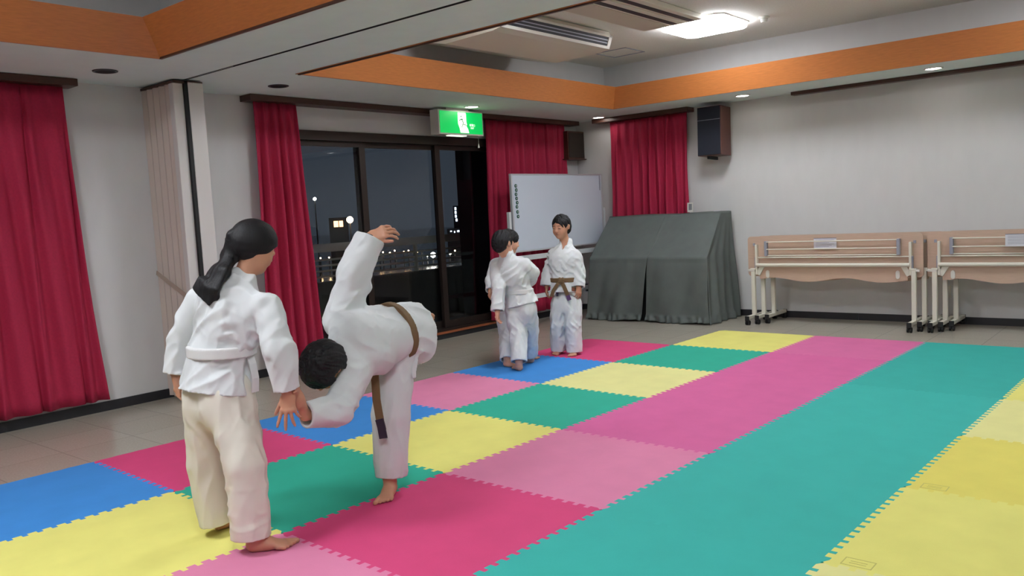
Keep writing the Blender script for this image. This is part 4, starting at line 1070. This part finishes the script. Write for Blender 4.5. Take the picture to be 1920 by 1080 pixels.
# ------------------------------------------------------------------ the bowing child on one leg
def build_bower():
    pel = U(748, 628, 4.22); waist = U(738, 622, 4.13); chest = U(682, 640, 3.98); neck = U(650, 662, 3.88)
    T = nrm(neck - pel); S = nrm(U(640, 585, 4.0) - U(668, 700, 3.86)); S = nrm(S - T * (S @ T)); B = nrm(np.cross(S, T))  # B: out of the back or the front
    if B @ FWD > 0: B = -B
    shR = U(637, 598, 3.99); shL = U(664, 705, 3.86)
    elR = U(664, 512, 3.98); wrR = U(694, 446, 4.02)
    elL = U(632, 770, 3.74); wrL = U(573, 779, 3.62)
    hc = U(607, 690, 3.80)
    fw = nrm(-FWD * .25 - UP * .85 - RGT * .35); up = nrm(-FWD * .8 - RGT * .45 + UP * .15)
    ft_h = G(738, 921); ft_t = G(706, 957)
    ank = ft_h + nrm(ft_t - ft_h) * .045 + UP * .09
    kn = U(733, 780, 4.13); hem = U(733, 893, 4.12)
    hipL = U(742, 655, 4.18); hipR = U(768, 612, 4.30)
    knR = U(783, 616, 4.62); ankR = U(790, 606, 4.86)
    P = Person('person in white karate uniform with brown belt bowing low on one leg, one arm raised', (ank[0], ank[1], 0))
    allp = [hc, shR, elR, wrR + UP * .12, wrR + RGT * .12, elL, wrL - RGT * .08, ft_h, ft_t, knR, ankR + FWD * .12, ankR - UP * .1, ankR + UP * .1, kn]
    f = Field(*bounds(allp, .10), .0038)
    f.chain([pel, waist, chest, neck], [(.11, .08), (.10, .075), (.12, .08), (.05, .045)], S, .03)
    f.seg(shR, shL, .038, k=.03); f.seg(neck, hc - up * .05 - fw * .01, .042, .044, k=.02)
    head(f, hc, fw, up, 1.0)
    f.chain([shR, elR, wrR], [.038, .030, .023], None, .02); f.chain([shL, elL, wrL], [.038, .030, .023], None, .02)
    f.chain([hipL, kn, ank], [.062, .045, .031], None, .03); f.chain([hipR, knR, ankR], [.062, .045, .031], None, .03)
    foot(f, ft_h, ft_t - ft_h, .205, ank, False)
    f.plane((0, 0, 0.0005), -UP)
    # lifted foot, sole turned back toward the viewer's right
    foot(f, ankR + FWD * .02 + UP * .05 - RGT * .0, -UP * .35 + RGT * .30 + FWD * .75, .20, ankR, True, up=nrm(-RGT * .6 + UP * .5))
    hand(f, wrR + nrm(wrR - elR) * .005, RGT * .88 + UP * .30, UP * .45 - RGT * .1 - FWD * .75, True, .98, .10, (.42, .55, .45), .55)
    # left hand closed round the other child's wrist
    gw = girl_wrist + UP * .022
    wv = nrm(gw - UP * .0 - wrL); pc0 = gw + FWD * .036 + RGT * .012
    f.seg(wrL, wrL + (pc0 - wrL) * .55, .022, .024, k=.015)
    f.seg(wrL + (pc0 - wrL) * .45, pc0, (.034, .015), (.036, .014), UP, .02)
    ga = nrm(V3(*(U(524, 655, 3.44) - girl_wrist))); e1 = nrm(FWD - ga * (FWD @ ga)); e2 = np.cross(ga, e1)
    if e2 @ RGT < 0: e2 = -e2
    for i in range(4):
        off = ga * (.028 - .0165 * i); pts = []
        for q in range(6):
            a = .1 + (2.45 - .1 * i) * q / 5; pts.append(gw + off + (e1 * math.cos(a) + e2 * math.sin(a)) * (.0335))
        for q in range(5): f.seg(pts[q], pts[q + 1], .0082 - .0003 * q, .0080 - .0003 * q, k=.003)
    pts = [gw - ga * .012 + (e1 * math.cos(a) + e2 * math.sin(a)) * .035 for a in (-.2, -.9, -1.6, -2.1)]
    for q in range(3): f.seg(pts[q], pts[q + 1], .0105 - .001 * q, .0098 - .001 * q, k=.004)
    P.put(f, 'body', M['skin'], relax=1)
    # trousers
    f = Field(*bounds([pel + .1, pel - .12, ft_h, kn, knR, ankR, hem + RGT * .08], .10), .0048)
    f.seg(pel - T * .05, pel + T * .03, (.135, .11), (.135, .11), S, .04)
    leg_cloth(f, hipL, kn, hem, ((.098, .102), (.094, .092), (.074, .074)), .06, RGT)
    leg_cloth(f, hipR, knR, ankR - nrm(ankR - knR) * .03, (.098, .086, .072), .05)
    f.folds(UP, 3, 16, .0055, 3); f.folds(UP + 1.2 * RGT, 5, 20, .006, 8, U(735, 700, 4.0), .10); f.folds(UP, 6, 22, .0045, 9, hem, .12); f.folds(RGT, 4, 26, .005, 19, hem + UP * .04, .06)
    f.folds(nrm(V3(.15, .2, .95)), 2.2, 28, .0017, 81)
    P.put(f, 'trousers', M['gi'], relax=0)
    # jacket
    f = Field(*bounds([shR, shL, elR, wrR, elL, wrL, pel + RGT * .15, pel - .1, pel + .1, neck], .13), .0048)
    f.chain([waist + T * -.01, chest - T * .02, chest + T * .03], [(.138, .105), (.162, .118), (.155, .11)], S, .03)
    f.seg(chest + T * .03, neck, (.15, .10), (.068, .062), S, .05)
    f.seg(shR - S * .01, shL + S * .01, .058, k=.05)
    sleeve(f, shR, elR, wrR - nrm(wrR - elR) * .0, (.078, .076, .070)); sleeve(f, shL, elL, wrL, (.074, .072, .058))
    # sleeve underside sags between chest and raised elbow
    f.seg(U(655, 560, 4.0), U(680, 540, 4.0), .055, .045, k=.04)
    sk1 = pel - T * .085 + RGT * .025 - UP * .01; wl_ = waist - T * .01
    f.seg(wl_, sk1, (.135, .105), (.172, .142), S, .02, (0, 1)); f.hem(sk1 - nrm(sk1 - wl_) * .006, nrm(sk1 - wl_), (.172, .142), .014, .04, S, .14, .02)
    f.seg(U(775, 660, 4.14), U(777, 706, 4.12), (.030, .006), (.006, .004), RGT, .012)
    cn = neck - T * .004
    for k in range(12):
        a0 = -2.5 + 5.0 * k / 12; a1 = -2.5 + 5.0 * (k + 1) / 12
        pf = lambda a: cn + S * .064 * math.sin(a) + B * .056 * math.cos(a) - T * .018 * (1 - math.cos(a))
        f.seg(pf(a0), pf(a1), (.008, .020), (.008, .020), S * math.sin((a0 + a1) / 2) + B * math.cos((a0 + a1) / 2), .006)
    f.folds(S * .5 + T, 5, 15, .0052, 5); f.folds(nrm(wrR - shR) + .7 * RGT, 5, 16, .0075, 14, U(640, 575, 3.95), .10); f.folds(RGT + .3 * UP, 4, 16, .006, 15, elR, .12); f.folds(wrL - elL, 4, 18, .006, 16, elL, .1)
    f.folds(nrm(V3(.5, .4, .75)), 2.4, 30, .0019, 71)
    P.put(f, 'jacket', M['gi'], relax=0)
    f = Field(*bounds([wl_ + .2 * S, wl_ - .2 * S, wl_], .14), .0045)
    f.seg(wl_ - T * .022, wl_ + T * .020, (.153, .122), (.153, .122), S, 0, (1, 1))
    P.put(f, 'belt', M['belt_b'])
    b0 = U(700, 690, 4.05)
    pts = [U(704, 668, 4.06), U(703, 705, 4.02), U(706, 750, 4.0), U(713, 790, 3.99), U(717, 806, 3.99)]
    o = ribbon(pts, -FWD - .25 * RGT, .040, .006, 'belt_end', M['belt_b'], P)
    ribbon([U(711, 786, 3.985), U(715, 800, 3.985), U(719, 822, 3.985)], -FWD - .25 * RGT, .041, .007, 'belt_tip', M['belt_tip'], P, o)
    short_hair(P, hc, fw, up, 1.05, 7, .004, .006, .008)
    # thin dark band at the raised wrist
    a = nrm(wrR - elR); mb = MB(); mb.cyl(wrR + a * .0, wrR + a * .012, .0275, seg=24); o = mb.build('wristband', M['rubber'], None, smooth=True, local=P.base); o.parent = P.e
build_bower()

# ------------------------------------------------------------------ standing children at the far mats
def stander(label, D0, F, px, feet, hems, knees, arms, hands, headc, fw, sleeve_r=(.058, .055, .050), belt='belt_w', front=False, hs=1.0, group=None, skirt=None, seed=1, skin='skin_pale', bag=0, vo=.0045, hand_n=None, side_scale=1.0, sizes=None, fringe=.034, hemz=(.06, .06)):
    """px: dict of image points (x, y, depth) for hip, waist, chest, neck, shoulders"""
    F = nrm(F); S = nrm(np.cross(F, UP)); J = {k: U(*v) for k, v in px.items()}
    hip, waist, chest, neck, shL, shR = (J[k] for k in ('hip', 'waist', 'chest', 'neck', 'shL', 'shR'))
    hc = U(*headc); fw = nrm(fw)
    hipL = hip - S * .062; hipR = hip + S * .062
    P = Person(label, (hip[0], hip[1], 0), group)
    fl = [G(*q) for q in feet[0]]; fr_ = [G(*q) for q in feet[1]]
    ankL = fl[0] + nrm(fl[1] - fl[0]) * .04 + UP * .08; ankR = fr_[0] + nrm(fr_[1] - fr_[0]) * .04 + UP * .08
    hemL = ankL * [1, 1, 0] + UP * hemz[0]; hemR = ankR * [1, 1, 0] + UP * hemz[1]; knL = (hipL + ankL) / 2 + F * .025; knR = (hipR + ankR) / 2 + F * .025
    elL, wrL, elR, wrR = (U(*q) for q in arms)
    lo, hi = bounds([hc + UP * .1, fl[0], fl[1], fr_[0], fr_[1], elL, wrL, elR, wrR, wrL - UP * .1, wrR - UP * .1, shL, shR], .09)
    f = Field(lo, hi, vo)
    f.chain([hip, waist, chest, neck - UP * .02], [(.10, .07), (.09, .065), (.108, .07), (.05, .04)], S, .03)
    f.seg(shL, shR, .034, k=.03)
    f.seg(neck - UP * .03, hc - fw * .012 - UP * .045, .045, .044, k=.02)
    Lh = head(f, hc, fw, UP, hs)
    for a, b, c_ in ((shL, elL, wrL), (shR, elR, wrR)): f.chain([a, b, c_], [.032, .027, .021], None, .02)
    for a, b, c_ in ((hipL, knL, ankL), (hipR, knR, ankR)): f.chain([a, b, c_], [.055, .040, .028], None, .03)
    foot(f, fl[0], fl[1] - fl[0], .185, ankL, False); foot(f, fr_[0], fr_[1] - fr_[0], .185, ankR, True)
    hn = hand_n or (-S, S)
    hand(f, wrL, nrm(wrL - elL) - .25 * UP, hn[0], False, .82, .08, (.35, .45, .4), .35)
    hand(f, wrR, nrm(wrR - elR) - .25 * UP, hn[1], True, .82, .08, (.35, .45, .4), .35)
    f.plane((0, 0, 0.0005), -UP)
    P.put(f, 'body', M[skin], relax=1)
    k_ = side_scale
    f = Field(*bounds([fl[0], fr_[0], fl[1], fr_[1], hip + .2 * S, hip - .2 * S, hip + UP * .08, hemL, hemR], .08), .0055)
    f.seg(hip + UP * .06, hip - UP * .03, (.125 * k_, .09), (.125 * k_, .098), S, .04)
    q = sizes or ((.080, .090), (.074, .084), (.070, .078))
    leg_cloth(f, hipL, knL, hemL, q, .04, S); leg_cloth(f, hipR, knR, hemR, q, .04, S)
    f.folds(UP, 3.2, 19, .0048, seed); f.folds(UP + .9 * RGT, 7, 24, .004, seed + 8, knR, .15); f.folds(UP - .9 * RGT, 7, 24, .004, seed + 9, knL, .15); f.folds(RGT, 5, 28, .0045, seed + 3, (hemL + hemR) / 2 + UP * .06, .08)
    f.folds(nrm(V3(.15, .2, .95)), 2.2, 28, .0017, 81)
    P.put(f, 'trousers', M['gi'], relax=0)
    f = Field(*bounds([shL, shR, elL, wrL, elR, wrR, hip + S * .2, hip - S * .2, neck + UP * .05], .11), .005)
    f.chain([waist - UP * .02, chest - UP * .03, chest + UP * .03], [(.125 * k_, .090), (.142 * k_, .102), (.132 * k_, .092)], S, .03)
    f.seg(chest + UP * .03, neck - UP * .02, (.130 * k_, .088), (.060, .054), S, .05)
    f.seg(shL - UP * .006, shR - UP * .006, .038, k=.06)
    sleeve(f, shL - UP * .006, elL, wrL, sleeve_r, .016); sleeve(f, shR - UP * .006, elR, wrR, sleeve_r, .016)
    sk1 = U(*skirt) if skirt else hip + UP * .02
    f.seg(waist, sk1, (.122 * k_, .088), (.158 * k_, .122), S, .02, (0, 1)); f.hem(sk1 - nrm(sk1 - waist) * .006, nrm(sk1 - waist), (.158 * k_, .122), .014, .045, S, .16, .022)
    cn = neck - UP * .008 - F * .004
    ring = lambda a: cn + S * .056 * math.sin(a) - F * .050 * math.cos(a) - UP * .018 * (1 - math.cos(a))
    A0 = 2.0 if front else 2.6
    for k in range(10):
        a0 = -A0 + 2 * A0 * k / 10; a1 = -A0 + 2 * A0 * (k + 1) / 10
        f.seg(ring(a0), ring(a1), (.007, .019), (.007, .019), S * math.sin((a0 + a1) / 2) - F * math.cos((a0 + a1) / 2), .006)
    if front:
        f.seg(neck + F * .052 - UP * .005 + UP * .03, neck + F * .095 - UP * .115, (.046, .040), (.003, .030), S, .004, (0, 0), 'sub')
    f.folds(S * .7 + UP * .6, 5, 20, .0060, seed + 5); f.folds(UP + .5 * S, 4, 18, .005, seed + 6, hip, .14); f.folds(S - .6 * UP, 4, 17, .0075, seed + 7, chest - UP * .05, .10)
    f.folds(UP + .6 * S, 6, 20, .005, seed + 17, elL, .1); f.folds(UP - .6 * S, 6, 20, .005, seed + 18, elR, .1)
    if front:
        # lapels crossing over the chest, left over right
        def surf(u, h_): return chest + S * u + F * (.104 * math.sqrt(max(.05, 1 - (u / (.152 * k_)) ** 2)) + .004) + UP * h_
        for sg in (1, -1):
            pts = [ring(sg * 2.0) + F * .004, surf(sg * .048, .075), surf(sg * .012, .0), surf(-sg * .040, -.075)]
            pts[1] = neck + S * sg * .034 + F * .080 - UP * .055; pts[2] = surf(sg * .0, .005); 
            for a, b in zip(pts[:-1], pts[1:]): f.seg(a, b, (.010, .019), (.010, .019), F, .002)
    f.folds(nrm(V3(.5, .4, .75)), 2.4, 30, .0019, 71)
    P.put(f, 'jacket', M['gi'], relax=0)
    f = Field(*bounds([waist + .2 * S, waist - .2 * S, waist], .12), .0045)
    f.seg(waist - UP * .021, waist + UP * .021, (.142 * k_, .110), (.142 * k_, .110), S, 0, (1, 1))
    bo = P.put(f, 'belt', M[belt])
    short_hair(P, hc, fw, UP, hs * 1.0, seed + 30, .0042, fringe, -.004)
    return P, Lh, J, F, S, hs, bo, waist
# boy facing the camera
Fb = nrm(-FWD * .93 - RGT * .36)
P2, Lh, J2, F2, S2, hs2, bo2, w2 = stander('person in white karate uniform and brown belt standing facing the camera before the whiteboard', 7.85, Fb,
    dict(hip=(1062, 572, 7.85), waist=(1059, 524, 7.85), chest=(1058, 490, 7.85), neck=(1060, 452, 7.87), shL=(1079, 477, 7.80), shR=(1037, 476, 7.93)),
    (((1080, 663), (1066, 673)), ((1051, 661), (1036, 669))), ((1077, 663, 7.78), (1047, 660, 7.88)), ((1073, 615, 7.75), (1046, 615, 7.86)),
    ((1086, 508, 7.80), (1085, 538, 7.76), (1028, 508, 7.92), (1025, 536, 7.90)), None, (1052, 425, 7.83), -FWD * .80 - RGT * .58 - UP * .14,
    sleeve_r=(.050, .053, .057), belt='belt_b', front=True, hs=1.03, fringe=.046, hemz=(.025, .03), skirt=(1059, 549, 7.85), seed=2, skin='skin', sizes=((.080, .09), (.076, .086), (.074, .082)), hand_n=(RGT * .4 - FWD * .8, -RGT), side_scale=1.0)
face_marks(P2, *Lh, hs2)
kb = w2 + F2 * .118
f = Field(*bounds([kb], .09), .003)
f.seg(kb - S2 * .022 + UP * .012, kb + S2 * .02 - UP * .014, (.014, .020), (.014, .020), F2, .006)
f.seg(kb + S2 * .016 + UP * .016, kb - S2 * .016 - UP * .018, (.012, .018), (.012, .018), F2, .006)
P2.put(f, 'belt_knot', M['belt_b'], bo2)
# two tails of the belt
e1 = ribbon([kb - UP * .01, kb - S2 * .028 - UP * .05 + F2 * .012, kb - S2 * .052 - UP * .11 + F2 * .014, kb - S2 * .066 - UP * .15 + F2 * .012], F2, .036, .006, 'belt_end', M['belt_b'], P2)
ribbon([kb - S2 * .062 - UP * .137 + F2 * .0135, kb - S2 * .078 - UP * .182 + F2 * .012], F2, .037, .008, 'belt_tip', M['belt_purple'], P2, e1)
e2 = ribbon([kb - UP * .01, kb + S2 * .03 - UP * .03 + F2 * .012, kb + S2 * .075 - UP * .09 + F2 * .012, kb + S2 * .100 - UP * .15 + F2 * .008], F2, .032, .006, 'belt_end', M['belt_b'], P2)
ribbon([kb + S2 * .040 - UP * .10 - F2 * .0, kb + S2 * .046 - UP * .145 - F2 * .0], F2, .020, .006, 'jacket_label', M['belt_tip'], P2)
# child in front, back turned
Fa = nrm(FWD * .86 + RGT * .5)
stander('person in white karate uniform and white belt with their back turned, opposite the facing child', 7.25, Fa,
    dict(hip=(977, 580, 7.25), waist=(972, 546, 7.25), chest=(961, 512, 7.22), neck=(950, 473, 7.18), shL=(931, 497, 7.28), shR=(984, 496, 7.16)),
    (((977, 696), (962, 689)), ((1002, 680), (984, 680))), ((975, 676, 7.06), (997, 661, 7.42)), ((968, 632, 7.06), (995, 620, 7.38)),
    ((935, 535, 7.18), (933, 583, 7.12), (997, 510, 7.2), (995, 526, 7.34)), None, (943, 456, 7.15), FWD * .75 + RGT * .55 - UP * .3,
    sleeve_r=(.060, .058, .056), hs=1.02, hemz=(.075, .07), skirt=(979, 573, 7.25), seed=51, side_scale=.98, sizes=((.080, .088), (.074, .078), (.068, .072)))
# child mostly hidden behind that one
Fc = nrm(FWD * .80 + RGT * .6)
stander('person in white uniform mostly hidden behind the far child who has their back turned', 7.6, Fc,
    dict(hip=(955, 578, 7.60), waist=(955, 546, 7.60), chest=(952, 512, 7.60), neck=(954, 474, 7.60), shL=(930, 495, 7.64), shR=(975, 492, 7.55)),
    (((945, 687), (968, 689)), ((978, 676), (998, 674))), ((949, 673, 7.36), (978, 660, 7.65)), ((946, 630, 7.42), (977, 620, 7.60)),
    ((922, 525, 7.62), (920, 545, 7.55), (978, 520, 7.6), (975, 540, 7.7)), None, (955, 452, 7.55), FWD * .3 + RGT * .92 - UP * .25,
    sleeve_r=(.056, .052, .048), hs=.98, hemz=(.06, .06), skirt=(957, 572, 7.60), seed=81, side_scale=.9, sizes=((.076, .084), (.070, .074), (.064, .068)))
